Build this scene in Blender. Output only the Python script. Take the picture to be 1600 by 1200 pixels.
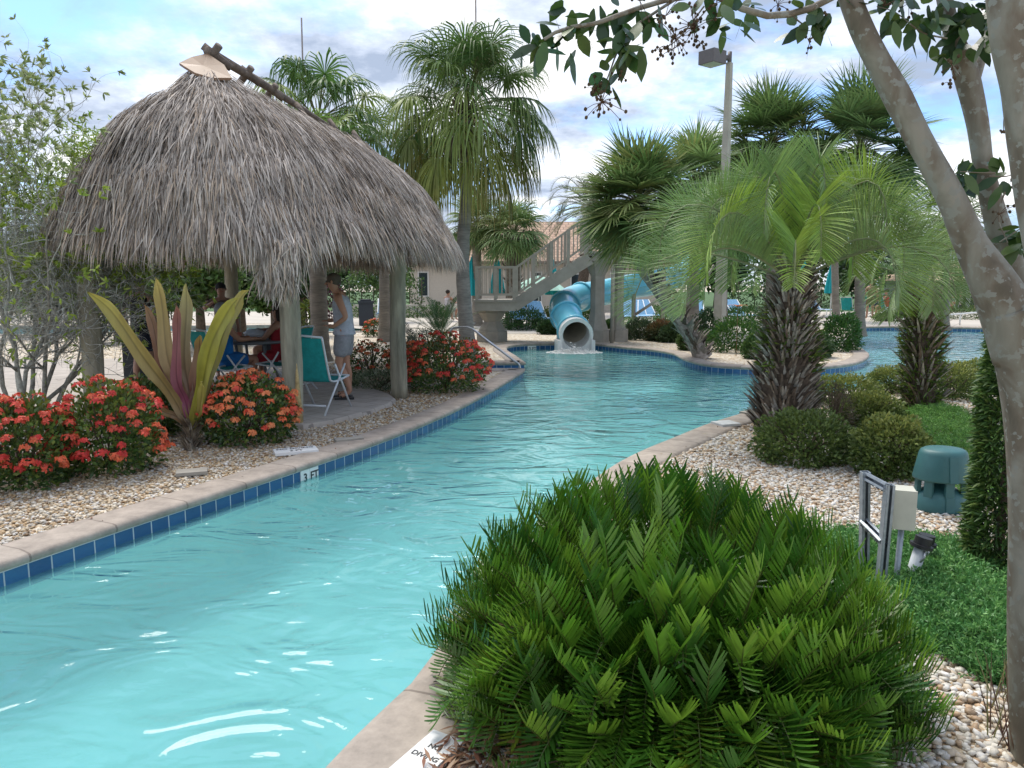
import bpy, bmesh, math, random
import numpy as np
from mathutils import Vector, noise
random.seed(7)
RNG = np.random.default_rng(11)
PI = math.pi
R = math.radians
for o in list(bpy.data.objects): bpy.data.objects.remove(o)
SC = bpy.context.scene
COL = SC.collection

# ------------------------------------------------------------ camera, sky, sun, exposure
FPX, CH, PIT = 1180.0, 1.70, math.atan(160/1180)
cd = bpy.data.cameras.new('camera'); cam = bpy.data.objects.new('camera', cd); COL.objects.link(cam)
cd.sensor_width = 36; cd.lens = FPX/1600*36; cd.clip_start = .05; cd.clip_end = 2000
cam.location = (0, 0, CH); cam.rotation_euler = (PI/2-PIT, 0, 0)
SC.camera = cam
SC.render.resolution_x, SC.render.resolution_y = 1024, 768
SUN_EL, SUN_AZ = 61, -24          # azimuth measured from +Y towards +X
sd = bpy.data.lights.new('sun', 'SUN'); so = bpy.data.objects.new('sun', sd); COL.objects.link(so)
sd.energy = 3.1; sd.angle = R(30); sd.color = (1, .95, .87)
_d = Vector((math.sin(R(SUN_AZ))*math.cos(R(SUN_EL)), math.cos(R(SUN_AZ))*math.cos(R(SUN_EL)), math.sin(R(SUN_EL))))
so.rotation_euler = _d.to_track_quat('Z', 'Y').to_euler()
so.location = (0, 0, 30)
SC.view_settings.view_transform = 'Standard'; SC.view_settings.look = 'None'
SC.view_settings.exposure = 0.44; SC.view_settings.gamma = 1
SC.render.engine = 'CYCLES'
SC.cycles.max_bounces = 8; SC.cycles.transparent_max_bounces = 12

W = bpy.data.worlds.new("World"); SC.world = W; W.use_nodes = True
nt = W.node_tree; N = nt.nodes; L = nt.links; N.clear()
def nn(t, **k):
    n = N.new(t)
    for a, b in k.items(): setattr(n, a, b)
    return n
def mth(op, a, b=None, c=None):
    n = nn('ShaderNodeMath', operation=op)
    for i, v in enumerate((a, b, c)):
        if v is None: continue
        if isinstance(v, (int, float)): n.inputs[i].default_value = v
        else: L.new(v, n.inputs[i])
    return n.outputs[0]
sky = nn('ShaderNodeTexSky', sky_type='NISHITA', sun_disc=False, sun_elevation=R(SUN_EL), sun_rotation=R(SUN_AZ), air_density=1.0, dust_density=1.2)
tc = nn('ShaderNodeTexCoord'); sx = nn('ShaderNodeSeparateXYZ'); L.new(tc.outputs['Generated'], sx.inputs[0])
zz = mth('ADD', mth('MAXIMUM', sx.outputs[2], 0.0), .20)
cb = nn('ShaderNodeCombineXYZ'); L.new(mth('DIVIDE', sx.outputs[0], zz), cb.inputs[0]); L.new(mth('DIVIDE', sx.outputs[1], zz), cb.inputs[1])
n1 = nn('ShaderNodeTexNoise'); n1.inputs['Scale'].default_value = 1.15; n1.inputs['Detail'].default_value = 9; n1.inputs['Roughness'].default_value = .6; n1.inputs['Distortion'].default_value = .35
mp = nn('ShaderNodeMapping'); mp.inputs['Location'].default_value = (3.1, 1.7, 0); L.new(cb.outputs[0], mp.inputs[0]); L.new(mp.outputs[0], n1.inputs['Vector'])
r1 = nn('ShaderNodeValToRGB'); r1.color_ramp.elements[0].position = .39; r1.color_ramp.elements[1].position = .52; L.new(n1.outputs['Fac'], r1.inputs[0])
n2 = nn('ShaderNodeTexNoise'); n2.inputs['Scale'].default_value = 1.9; n2.inputs['Detail'].default_value = 7; n2.inputs['Roughness'].default_value = .6
mp2 = nn('ShaderNodeMapping'); mp2.inputs['Location'].default_value = (8.3, 4.9, 2); L.new(cb.outputs[0], mp2.inputs[0]); L.new(mp2.outputs[0], n2.inputs['Vector'])
r2 = nn('ShaderNodeValToRGB'); e = r2.color_ramp.elements
e[0].position = .40; e[0].color = (.34, .41, .54, 1); e[1].position = .59; e[1].color = (1.0, 1.0, 1.0, 1)
m_ = r2.color_ramp.elements.new(.5); m_.color = (.60, .67, .80, 1)
L.new(n2.outputs['Fac'], r2.inputs[0])
skm = nn('ShaderNodeMix', data_type='RGBA', blend_type='MULTIPLY'); skm.inputs[0].default_value = 1
L.new(sky.outputs[0], skm.inputs[6]); skm.inputs[7].default_value = (.10, .135, .185, 1)
mx = nn('ShaderNodeMix', data_type='RGBA'); L.new(r1.outputs[0], mx.inputs[0]); L.new(skm.outputs[2], mx.inputs[6]); L.new(r2.outputs[0], mx.inputs[7])
bg = nn('ShaderNodeBackground'); L.new(mx.outputs[2], bg.inputs[0]); bg.inputs[1].default_value = 1.06
wo = nn('ShaderNodeOutputWorld'); L.new(bg.outputs[0], wo.inputs[0])

# ------------------------------------------------------------ measuring: a photo pixel (1600x1200) to a place on a height / at a distance
_F = np.array((0, math.cos(PIT), -math.sin(PIT))); _U = np.array((0, math.sin(PIT), math.cos(PIT))); _X = np.array((1., 0, 0)); CP = np.array((0, 0, CH))
def ray(px, py): return _X*((px-800)/FPX) + _F + _U*((600-py)/FPX)
def P(px, py, z=0.0):
    d = ray(px, py); return CP + d*((z-CH)/d[2])
def Q(px, py, Y):
    d = ray(px, py); return CP + d*(Y/d[1])
def V(*a): return np.array(a, float)

# ------------------------------------------------------------ materials
MATS = {}
def mat(name, col=(.5, .5, .5), rough=.7, attr=False, var=.15, vscale=8, bump=0., bscale=40, metal=0., trans=0., spec=.5, stretch=None, coat=0.):
    if name in MATS: return MATS[name]
    m = bpy.data.materials.new(name); m.use_nodes = True; MATS[name] = m
    t = m.node_tree; n = t.nodes; l = t.links; b = n['Principled BSDF']; out = n['Material Output']
    tcn = n.new('ShaderNodeTexCoord'); src = tcn.outputs['Object']
    if stretch:
        mpn = n.new('ShaderNodeMapping'); mpn.inputs['Scale'].default_value = stretch; l.new(src, mpn.inputs[0]); src = mpn.outputs[0]
    nz = n.new('ShaderNodeTexNoise'); nz.inputs['Scale'].default_value = vscale; nz.inputs['Detail'].default_value = 5; nz.inputs['Roughness'].default_value = .62; l.new(src, nz.inputs['Vector'])
    mr = n.new('ShaderNodeMapRange'); mr.inputs[1].default_value = .25; mr.inputs[2].default_value = .75; mr.inputs[3].default_value = 1-var*1.6; mr.inputs[4].default_value = 1+var*1.2; l.new(nz.outputs['Fac'], mr.inputs[0])
    vm = n.new('ShaderNodeVectorMath'); vm.operation = 'SCALE'; l.new(mr.outputs[0], vm.inputs['Scale'])
    if attr:
        at = n.new('ShaderNodeAttribute'); at.attribute_name = 'Col'; l.new(at.outputs['Color'], vm.inputs[0])
    else: vm.inputs[0].default_value = col[:3]
    l.new(vm.outputs[0], b.inputs['Base Color'])
    b.inputs['Roughness'].default_value = rough; b.inputs['Metallic'].default_value = metal; b.inputs['Specular IOR Level'].default_value = spec
    b.inputs['Coat Weight'].default_value = coat
    if bump:
        bn = n.new('ShaderNodeTexNoise'); bn.inputs['Scale'].default_value = bscale; bn.inputs['Detail'].default_value = 4; l.new(src, bn.inputs['Vector'])
        bp = n.new('ShaderNodeBump'); bp.inputs['Strength'].default_value = bump; bp.inputs['Distance'].default_value = .02; l.new(bn.outputs['Fac'], bp.inputs['Height']); l.new(bp.outputs[0], b.inputs['Normal'])
    if trans:
        tr = n.new('ShaderNodeBsdfTranslucent'); l.new(vm.outputs[0], tr.inputs[0]); ms = n.new('ShaderNodeMixShader'); ms.inputs[0].default_value = trans
        l.new(b.outputs[0], ms.inputs[1]); l.new(tr.outputs[0], ms.inputs[2]); l.new(ms.outputs[0], out.inputs[0])
    return m
LEAF = mat('leaf', attr=True, rough=.5, var=.18, vscale=9, trans=.28, spec=.4)
GLOSSLEAF = mat('glossy_leaf', attr=True, rough=.36, var=.15, vscale=12, trans=.22, spec=.5)
PETAL = mat('petal', attr=True, rough=.6, var=.08, trans=.3)
THATCH = mat('thatch', attr=True, rough=.85, var=.22, vscale=3.5, trans=.12, spec=.2)
BARK = mat('bark', attr=True, rough=.9, var=.35, vscale=14, bump=.5, bscale=45, spec=.2)
WOODPOST = mat('weathered_pole', (.31, .285, .21), .85, var=.4, vscale=5, bump=.5, bscale=26, stretch=(1.6, 1.6, .25))
PLAIN = mat('painted', attr=True, rough=.55, var=.07, vscale=12)
SKIN = mat('skin', attr=True, rough=.55, var=.08, vscale=9)
CLOTH = mat('cloth', attr=True, rough=.9, var=.15, vscale=14, bump=.3, bscale=25)
METAL = mat('steel', (.55, .56, .57), .35, metal=.9, var=.1)
GALV = mat('galvanised', (.33, .37, .40), .5, metal=.55, var=.15, vscale=30)
CONC = mat('painted_concrete', (.315, .29, .245), .85, var=.16, vscale=2.4, bump=.12, bscale=40)
FIBRE = mat('slide_fibreglass', (.15, .56, .72), .32, var=.10, vscale=2, coat=.4)
WHITEP = mat('white_gelcoat', (.72, .72, .70), .35, var=.10, vscale=4)
PLASTG = mat('green_plastic', (.035, .125, .125), .5, var=.1, vscale=10, bump=.1, bscale=260)
STONE = mat('pebble', attr=True, rough=.62, var=.2, vscale=30, bump=.2, bscale=80)

# ------------------------------------------------------------ mesh collector
class MB:
    def __init__(s): s.v = []; s.q = []; s.t = []; s.c = []; s.n = 0; s.uv = None
    def add(s, v, q=None, t=None, c=(.5, .5, .5)):
        v = np.asarray(v, float).reshape(-1, 3); k = len(v)
        s.v.append(v)
        c = np.asarray(c, float)
        if c.ndim == 1: c = np.tile(c, (k, 1))
        s.c.append(c)
        if q is not None and len(q): s.q.append(np.asarray(q, int).reshape(-1, 4)+s.n)
        if t is not None and len(t): s.t.append(np.asarray(t, int).reshape(-1, 3)+s.n)
        s.n += k; return s
    def data(s, name, mats, loc=(0, 0, 0), smooth=True):
        me = bpy.data.meshes.new(name)
        v = np.concatenate(s.v)-np.asarray(loc, float)
        q = np.concatenate(s.q) if s.q else np.zeros((0, 4), int); t = np.concatenate(s.t) if s.t else np.zeros((0, 3), int)
        me.vertices.add(len(v)); me.vertices.foreach_set('co', v.ravel())
        li = np.concatenate((q.ravel(), t.ravel())).astype(np.int32)
        me.loops.add(len(li)); me.loops.foreach_set('vertex_index', li)
        npol = len(q)+len(t); me.polygons.add(npol)
        st = np.concatenate((np.arange(len(q))*4, len(q)*4+np.arange(len(t))*3)).astype(np.int32)
        me.polygons.foreach_set('loop_start', st)
        me.polygons.foreach_set('use_smooth', np.full(npol, smooth))
        a = me.color_attributes.new('Col', 'FLOAT_COLOR', 'POINT'); c = np.concatenate(s.c); c4 = np.ones((len(c), 4)); c4[:, :3] = c
        a.data.foreach_set('color', c4.ravel())
        if s.uv is not None:
            ul = me.uv_layers.new(name='UVMap'); ul.data.foreach_set('uv', np.asarray(s.uv)[li].ravel())
        me.update(calc_edges=True)
        me.materials.append(mats)
        return me
def rootloc(o):
    while o.parent: o = o.parent
    return np.array(o.location)
def ob(name, mb, m, parent=None, loc=None, smooth=True):
    l = rootloc(parent) if parent else (np.zeros(3) if loc is None else np.asarray(loc, float))
    o = bpy.data.objects.new(name, mb.data(name, m, l, smooth)); COL.objects.link(o)
    if parent: o.parent = parent
    else: o.location = l
    return o
def tag(o, label=None, cat=None, group=None, kind=None):
    if label: o['label'] = label
    if cat: o['category'] = cat
    if group: o['group'] = group
    if kind: o['kind'] = kind
    return o
def thing(name, label, cat, loc, group=None, kind=None):
    o = bpy.data.objects.new(name, None); COL.objects.link(o); o.location = tuple(loc); o.empty_display_size = .2
    return tag(o, label, cat, group, kind)
def dup(o, loc=None, rz=None, label=None, sc=None, parent=None):
    c = o.copy(); COL.objects.link(c); c.parent = parent
    if loc is not None: c.location = tuple(loc)
    if rz is not None: c.rotation_euler = (0, 0, rz)
    if sc is not None: c.scale = (sc, sc, sc)
    if label: c['label'] = label
    for ch in o.children: dup(ch, parent=c)
    return c

def nrm(a): return a/np.maximum(np.linalg.norm(a, axis=-1, keepdims=True), 1e-9)
def tube(mb, path, rad, n=10, c=(.5, .5, .5), cap=True, rough=0., seed=0, inner=False):
    path = np.asarray(path, float); k = len(path); rad = np.broadcast_to(np.asarray(rad, float), (k,))
    T = nrm(np.gradient(path, axis=0)); u = np.cross(T[0], (0, 0, 1.)); 
    if np.linalg.norm(u) < .1: u = np.cross(T[0], (0, 1., 0))
    u = u/np.linalg.norm(u); vs = []
    a = np.linspace(0, 2*PI, n, endpoint=False)
    for i in range(k):
        u = u-T[i]*np.dot(u, T[i]); u /= np.linalg.norm(u); w = np.cross(T[i], u)
        r = rad[i]*(1+(rough*np.array([noise.noise(Vector(path[i]*3.1)+Vector((math.cos(x)*1.7+seed, math.sin(x)*1.7, 0))) for x in a]) if rough else 0))
        vs.append(path[i]+np.outer(np.cos(a)*r, u)+np.outer(np.sin(a)*r, w))
    v = np.concatenate(vs); q = []
    for i in range(k-1):
        for j in range(n):
            f = (i*n+j, i*n+(j+1) % n, (i+1)*n+(j+1) % n, (i+1)*n+j); q.append(f)
    t = []
    if cap:
        v = np.concatenate((v, path[:1], path[-1:])); b = k*n
        for j in range(n):
            t.append((b, (j+1) % n, j)); t.append((b+1, (k-1)*n+j, (k-1)*n+(j+1) % n))
    if np.asarray(c).ndim == 2:
        c = np.repeat(np.asarray(c), n, axis=0)
        if cap: c = np.concatenate((c, c[:1], c[-1:]))
    mb.add(v, q, t, c)
BQ = [(0, 3, 2, 1), (4, 5, 6, 7), (0, 1, 5, 4), (1, 2, 6, 5), (2, 3, 7, 6), (3, 0, 4, 7)]
def box(mb, ctr, size, rz=0., c=(.5, .5, .5), ax=None):
    s = np.asarray(size, float)/2
    v = np.array([(-1, -1, -1), (1, -1, -1), (1, 1, -1), (-1, 1, -1), (-1, -1, 1), (1, -1, 1), (1, 1, 1), (-1, 1, 1)])*s
    if ax is not None: v = v[:, :1]*ax[0]+v[:, 1:2]*ax[1]+v[:, 2:]*ax[2]
    else:
        cz, sz = math.cos(rz), math.sin(rz); v = np.stack((v[:, 0]*cz-v[:, 1]*sz, v[:, 0]*sz+v[:, 1]*cz, v[:, 2]), 1)
    mb.add(v+np.asarray(ctr, float), BQ, None, c)
def beam(mb, a, b, w, h, c=(.5, .5, .5), up=(0, 0, 1.)):
    a = np.asarray(a, float); b = np.asarray(b, float); d = b-a; Ln = np.linalg.norm(d); d = d/Ln
    s = np.cross(d, up); s = s/max(np.linalg.norm(s), 1e-6) if np.linalg.norm(s) > 1e-3 else V(1, 0, 0); u = np.cross(s, d)
    box(mb, (a+b)/2, (Ln, w, h), c=c, ax=(d, s, u))
def lathe(mb, prof, ctr, n=20, c=(.5, .5, .5), sx=1., sy=1., rz=0.):
    prof = np.asarray(prof, float); k = len(prof); a = np.linspace(0, 2*PI, n, endpoint=False); cz, sz = math.cos(rz), math.sin(rz)
    vs = []
    for r, z in prof:
        x = np.cos(a)*r*sx; y = np.sin(a)*r*sy; vs.append(np.stack((x*cz-y*sz, x*sz+y*cz, np.full(n, z)), 1)+np.asarray(ctr))
    q = [(i*n+j, i*n+(j+1) % n, (i+1)*n+(j+1) % n, (i+1)*n+j) for i in range(k-1) for j in range(n)]
    mb.add(np.concatenate(vs), q, None, c)
def ribbons(mb, Pt, Wd, S, col, tip=None):
    """Pt (n,k,3) centre lines, Wd (k,) or (n,k) half widths, S (n,3)/(n,k,3) side direction, col (n,3)"""
    n, k = Pt.shape[:2]; Wd = np.broadcast_to(Wd, (n, k)); S = nrm(np.asarray(S, float))
    if S.ndim == 2: S = np.repeat(S[:, None, :], k, 1)
    v = np.stack((Pt-S*Wd[..., None], Pt+S*Wd[..., None]), 2).reshape(-1, 3)
    base = (np.arange(n)*k*2)[:, None]+(np.arange(k-1)*2)[None, :]
    q = np.stack((base, base+1, base+3, base+2), -1).reshape(-1, 4)
    col = np.broadcast_to(np.asarray(col, float), (n, 3)); c = np.repeat(col[:, None, :], k, 1)
    if tip is not None:
        t = np.linspace(0, 1, k)[None, :, None]**2; c = c*(1-t)+np.broadcast_to(np.asarray(tip, float), (n, 3))[:, None, :]*t
    mb.add(v, q, None, np.repeat(c.reshape(-1, 3), 2, axis=0))
def jit(col, n, a=.2, hue=.06):
    c = np.asarray(col, float)*(1+RNG.uniform(-a, a, (n, 1))); return np.clip(c*(1+RNG.uniform(-hue, hue, (n, 3))), 0, 1)
def pick(cols, n, p=None, a=.18): 
    cols = np.asarray(cols, float); return np.clip(cols[RNG.choice(len(cols), n, p=p)]*(1+RNG.uniform(-a, a, (n, 1))), 0, 1)
def rdir(n): return nrm(RNG.normal(size=(n, 3)))
def leaves(mb, pos, d, up, Ln, Wd, col, droop=.25, k=4, tip=None):
    n = len(pos); Ln = np.broadcast_to(np.asarray(Ln, float), (n,)); d = nrm(d); s = nrm(np.cross(d, up)+1e-6)
    t = np.linspace(0, 1, k); Pt = pos[:, None, :]+d[:, None, :]*(t[None, :, None]*Ln[:, None, None]); Pt[..., 2] -= droop*Ln[:, None]*t[None, :]**2
    w = {3: np.array((.25, 1, .05)), 4: np.array((.15, 1, .85, .03)), 5: np.array((.2, .8, 1, .7, .03))}[k]
    ribbons(mb, Pt, w[None, :]*np.broadcast_to(np.asarray(Wd, float), (n,))[:, None], s, col, tip)
def fan(mb, c0, d, up, r, nseg=34, droop=.6, wid=.022, col=(.1, .2, .04), spread=2.3, split=.45, tip=None, k=6, pw=1.6):
    th = np.linspace(-spread, spread, nseg)+RNG.normal(0, .02, nseg)
    s = nrm(np.cross(d, up)); u = np.cross(s, d)
    v = np.outer(np.cos(th), d)+np.outer(np.sin(th), s)+np.outer(np.abs(np.sin(th))*.25, u)
    v = nrm(v+RNG.normal(0, .03, v.shape)); ln = r*(.72+.28*np.cos(th*.8))*RNG.uniform(.9, 1.05, nseg)
    pts = np.zeros((nseg, k, 3)); pts[:, 0] = c0; cur = v.copy()
    for i in range(1, k):
        f = ((i/(k-1))**pw)*droop; cur = nrm(v*(1-f)+np.array((0, 0, -1.))*f); pts[:, i] = pts[:, i-1]+cur*(ln/(k-1))[:, None]
    w = np.interp(np.linspace(0, 1, k), (0, .3, .5, .8, 1), (.15, 1, 1, .45, .04))*wid
    S = nrm(np.cross(v, np.broadcast_to(u, v.shape))+RNG.normal(0, .25, v.shape))
    ribbons(mb, pts, w, S, jit(col, nseg, .15), tip)
def frond(mb, base, d, Ln, bend, npair, ll, lw, col, lift=.5, fwd=.6, ldroop=.2, start=.12, rach=.008, rcol=None, k=4, prof=None, tip=None, side=None, pw=1.3, taper=.5, rnd=.07, tw=.16):
    n = 14; d = nrm(np.asarray(d, float)); path = [np.asarray(base, float)]; cur = d; ds = []
    for i in range(n):
        t = (i+1)/n; cur = nrm(d*(1-min(bend*t**pw, 1))+np.array((0, 0, -1.))*bend*t**pw); ds.append(cur); path.append(path[-1]+cur*Ln/n)
    path = np.array(path); ds = np.array([d]+ds)
    s = np.cross(d, (0, 0, 1.)) if side is None else np.asarray(side, float); s = s/max(np.linalg.norm(s), 1e-6)
    tube(mb, path, np.linspace(rach, rach*.3, n+1), 4, rcol if rcol is not None else np.asarray(col)*.9, cap=False)
    t = np.linspace(start, .985, npair); ti = t*n; i0 = np.minimum(ti.astype(int), n-1); f = (ti-i0)[:, None]
    pos = path[i0]*(1-f)+path[i0+1]*f; dd = nrm(ds[i0]*(1-f)+ds[i0+1]*f)
    nm = nrm(np.cross(np.broadcast_to(s, dd.shape), dd))
    Lp = ll*(np.sin(PI*np.clip((t-start)/(1-start)*.86+.12, 0, 1))**taper if prof is None else np.interp(t, prof[0], prof[1]))
    for sg in (-1, 1):
        v = nrm(s*sg*1.0+dd*(fwd+.5*t[:, None]**3)+nm*lift+RNG.normal(0, rnd, dd.shape))
        tt = np.linspace(0, 1, k); Lr = Lp*RNG.uniform(.88, 1.08, npair)
        Pt = pos[:, None, :]+v[:, None, :]*(tt[None, :, None]*Lr[:, None, None]); Pt[..., 2] -= ldroop*Lr[:, None]*tt[None, :]**2
        w = np.interp(tt, (0, .25, .7, 1), (.4, 1, .95, tw))*lw
        ribbons(mb, Pt, w, nrm(np.cross(v, nm)), jit(col, npair, .14), tip)
def ellipsoid_pts(n, c, r, shell=.55, flat=0., lump=.12, seed=0., zmin=.0):
    d = rdir(n*2); d = d[d[:, 2] > -.8][:n]; n = len(d)
    rr = RNG.uniform(shell, 1, n)**.6
    l = np.array([noise.noise(Vector(x*2.6)+Vector((seed, seed*.7, 0))) for x in d])*lump*2+1
    p = d*(rr*l)[:, None]*np.asarray(r)+np.asarray(c)
    return p, d
def shrub(name, label, cat, c, rx, ry, h, cols, leaf=.05, lw=.018, n=2600, group=None, lump=.13, m=LEAF, top=None, flowers=None, pr=None, upw=.6, twigs=True, kk=3, sharp=False, fn=90, fsize=.05):
    c = np.asarray(c, float); th = thing(name, label, cat, (c[0], c[1], c[2]), group)
    mb = MB(); sd = random.uniform(0, 50)
    p, d = ellipsoid_pts(n, (c[0], c[1], c[2]+h*.40), (rx, ry, h*.6), .45, lump=lump, seed=sd)
    keep = p[:, 2] > c[2]+.01; p = p[keep]; d = d[keep]; k = len(p)
    col = pick(cols, k, pr)
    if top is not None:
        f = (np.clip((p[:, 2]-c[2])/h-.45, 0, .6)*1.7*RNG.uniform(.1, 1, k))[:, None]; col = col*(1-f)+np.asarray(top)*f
    dd = nrm(d*.8+rdir(k)*.75+np.array((0, 0, upw)))
    leaves(mb, p, dd, nrm(rdir(k)*.7+d+np.array((0, 0, .3))), leaf*RNG.uniform(.7, 1.2, k), lw, col, .15, kk)
    ob('foliage', mb, m, th)
    if twigs:
        tw = MB()
        for i in range(14):
            a = random.uniform(0, 2*PI); q = random.uniform(.3, .8); tube(tw, [c, c+V(math.cos(a)*rx*q*.5, math.sin(a)*ry*q*.5, h*.4), c+V(math.cos(a)*rx*q, math.sin(a)*ry*q, h*.8)], (.012, .008, .004), 5, (.12, .09, .06))
        ob('stem', tw, BARK, th)
    if flowers is not None:
        fl = MB(); fd = rdir(fn*3); fd = fd[(fd[:, 2] > -.25)][:fn]; cen = []
        for x in fd:
            l = noise.noise(Vector(x*2.6)+Vector((sd, sd*.7, 0)))*lump*2+1
            cen.append(np.array((c[0], c[1], c[2]+h*.40))+x*l*1.0*np.array((rx, ry, h*.6)))
        cen = np.array(cen); cen = cen[cen[:, 2] > c[2]+.06]
        for x, y in zip(cen, fd):
            hc = np.asarray(flowers[random.randrange(len(flowers))]); m_n = 34; sz = fsize*random.uniform(.6, 1.25)
            o_ = rdir(m_n); o_[:, 2] = np.abs(o_[:, 2]); o_ = nrm(o_+y*.5)
            pp = x+o_*sz*np.array((1, 1, .6)); leaves(fl, pp-o_*.006, nrm(np.cross(o_, rdir(m_n))), o_, .034, .011, jit(hc, m_n, .22), .05, 3)
        ob('blossoms', fl, PETAL, th)
    return th
def poly_in(pts, poly):
    x, y = pts[:, 0], pts[:, 1]; r = np.zeros(len(pts), bool); n = len(poly)
    for i in range(n):
        x1, y1 = poly[i][:2]; x2, y2 = poly[(i+1) % n][:2]
        if y1 == y2: continue
        r ^= ((y1 > y) != (y2 > y)) & (x < (x2-x1)*(y-y1)/(y2-y1)+x1)
    return r
def poly_dist(pts, poly):
    dm = np.full(len(pts), 1e9); n = len(poly)
    for i in range(n):
        a = np.asarray(poly[i][:2]); b = np.asarray(poly[(i+1) % n][:2]); ab = b-a
        t = np.clip(((pts[:, :2]-a)@ab)/max(ab@ab, 1e-9), 0, 1); dm = np.minimum(dm, np.linalg.norm(pts[:, :2]-(a+t[:, None]*ab), axis=1))
    return dm
def catmull(pts, step=.18, closed=True):
    pts = [np.asarray(p[:2], float) for p in pts]; n = len(pts); out = []
    for i in range(n if closed else n-1):
        g = lambda j: pts[j % n] if closed else pts[min(max(j, 0), n-1)]
        p0, p1, p2, p3 = g(i-1), g(i), g(i+1), g(i+2); d = np.linalg.norm(p2-p1); k = max(1, min(40, int(d/step)))
        t0 = 0; t1 = t0+max(np.linalg.norm(p1-p0), 1e-4)**.5; t2 = t1+max(d, 1e-4)**.5; t3 = t2+max(np.linalg.norm(p3-p2), 1e-4)**.5
        for j in range(k):
            t = t1+(t2-t1)*j/k
            A1 = (t1-t)/(t1-t0)*p0+(t-t0)/(t1-t0)*p1; A2 = (t2-t)/(t2-t1)*p1+(t-t1)/(t2-t1)*p2; A3 = (t3-t)/(t3-t2)*p2+(t-t2)/(t3-t2)*p3
            B1 = (t2-t)/(t2-t0)*A1+(t-t0)/(t2-t0)*A2; B2 = (t3-t)/(t3-t1)*A2+(t-t1)/(t3-t1)*A3
            out.append((t2-t)/(t2-t1)*B1+(t-t1)/(t2-t1)*B2)
    if not closed: out.append(pts[-1])
    return np.array(out)

# ============================================================ THE SETTING
WZ = -.165                       # water level; coping top is z = 0
px_left = [(0, 877), (60, 857), (130, 834), (200, 811), (300, 779), (400, 747), (490, 718), (600, 681), (700, 641), (760, 611), (800, 588), (817, 577)]
left = [(-12, -1.0), (-8, 2.0), (-5.2, 3.4)]+[tuple(P(x, y)[:2]) for x, y in px_left]
nich = [tuple(P(x, y)[:2]) for x, y in [(818, 575.5), (812, 575), (730, 575), (728, 575), (728, 565.5), (730, 565.3), (812, 565.3), (819, 565.3)]]
far = [tuple(P(x, y)[:2]) for x, y in [(803, 554), (791, 546), (794, 540), (815, 537), (845, 536), (873, 535.5), (927, 536), (956, 539), (985, 542), (1019, 545), (1050, 550), (1073, 560), (1108, 568), (1166, 572), (1230, 574), (1282, 572), (1329, 567), (1350, 560), (1356, 552), (1347, 545), (1336, 536), (1343, 528), (1338, 516), (1336, 511), (1400, 509.5), (1500, 511), (1620, 513)]]
right = [(26, 25), (27, 17), (20, 13.5)]+[tuple(P(x, y)[:2]) for x, y in [(1600, 589), (1500, 592), (1400, 600), (1300, 612), (1230, 626), (1165, 644), (1110, 661), (1060, 681), (1000, 706), (958, 729), (880, 790), (790, 880), (712, 980), (650, 1066), (600, 1113), (560, 1152), (515, 1200)]]+[(-1.15, 1.9), (-2.2, .6), (-5, -2.2), (-10, -5)]
sec = [catmull(left+nich[:1], closed=False)[:-1], np.array(nich), catmull([nich[-1]]+far, closed=False)[1:-1], catmull([far[-1]]+right+[left[0]], closed=False)[:-1]]
LOOP = np.concatenate(sec)
keep = [0]
for i in range(1, len(LOOP)):
    if np.linalg.norm(LOOP[i]-LOOP[keep[-1]]) > .02: keep.append(i)
LOOP = LOOP[keep]
_ar = .5*np.sum(LOOP[:, 0]*np.roll(LOOP[:, 1], -1)-np.roll(LOOP[:, 0], -1)*LOOP[:, 1])
if _ar < 0: LOOP = LOOP[::-1]          # counter-clockwise, land lies to the right of travel
def offs(loop, d):
    e = np.roll(loop, -1, 0)-loop; e = e/np.linalg.norm(e, axis=1, keepdims=True); nn_ = np.stack((e[:, 1], -e[:, 0]), 1)
    m = nn_+np.roll(nn_, 1, 0); l = np.linalg.norm(m, axis=1, keepdims=True); m = m/np.maximum(l, .2)
    c = np.clip(np.sum(m*nn_, 1, keepdims=True), .55, 1); return loop+m*d/c
def sweep(loop, prof, uvm=True):
    """prof: list of (outward, z). returns MB with uv (arc, along profile)"""
    mb = MB(); n = len(loop); ar = np.concatenate(([0], np.cumsum(np.linalg.norm(np.diff(np.concatenate((loop, loop[:1])), axis=0), axis=1))))
    uv = []; vs = []; pl = 0
    rows = []
    for i, (o_, z) in enumerate(prof):
        if i: pl += math.hypot(o_-prof[i-1][0], z-prof[i-1][1])
        a = offs(loop, o_) if abs(o_) > 1e-6 else loop; a = np.concatenate((a, a[:1]))
        vs.append(np.concatenate((a, np.full((n+1, 1), z)), 1)); uv.append(np.stack((ar, np.full(n+1, pl)), 1))
    k = len(prof); q = [(i*(n+1)+j, (i+1)*(n+1)+j, (i+1)*(n+1)+j+1, i*(n+1)+j+1) for i in range(k-1) for j in range(n)]
    mb.add(np.concatenate(vs), q); mb.uv = np.concatenate(uv); return mb
def flatfill(name, outer, holes, z, m, kind='structure', label=None):
    bm = bmesh.new(); es = []
    for lp in [outer]+holes:
        vs = [bm.verts.new((p[0], p[1], z)) for p in lp]
        for i in range(len(vs)): es.append(bm.edges.new((vs[i], vs[(i+1) % len(vs)])))
    bmesh.ops.triangle_fill(bm, edges=es, use_beauty=True, normal=(0, 0, 1))
    bmesh.ops.recalc_face_normals(bm, faces=bm.faces)
    if sum(f.normal.z for f in bm.faces) < 0: bmesh.ops.reverse_faces(bm, faces=bm.faces)
    me = bpy.data.meshes.new(name); bm.to_mesh(me); bm.free(); me.materials.append(m)
    o = bpy.data.objects.new(name, me); COL.objects.link(o); return tag(o, label, None, None, kind)

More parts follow.
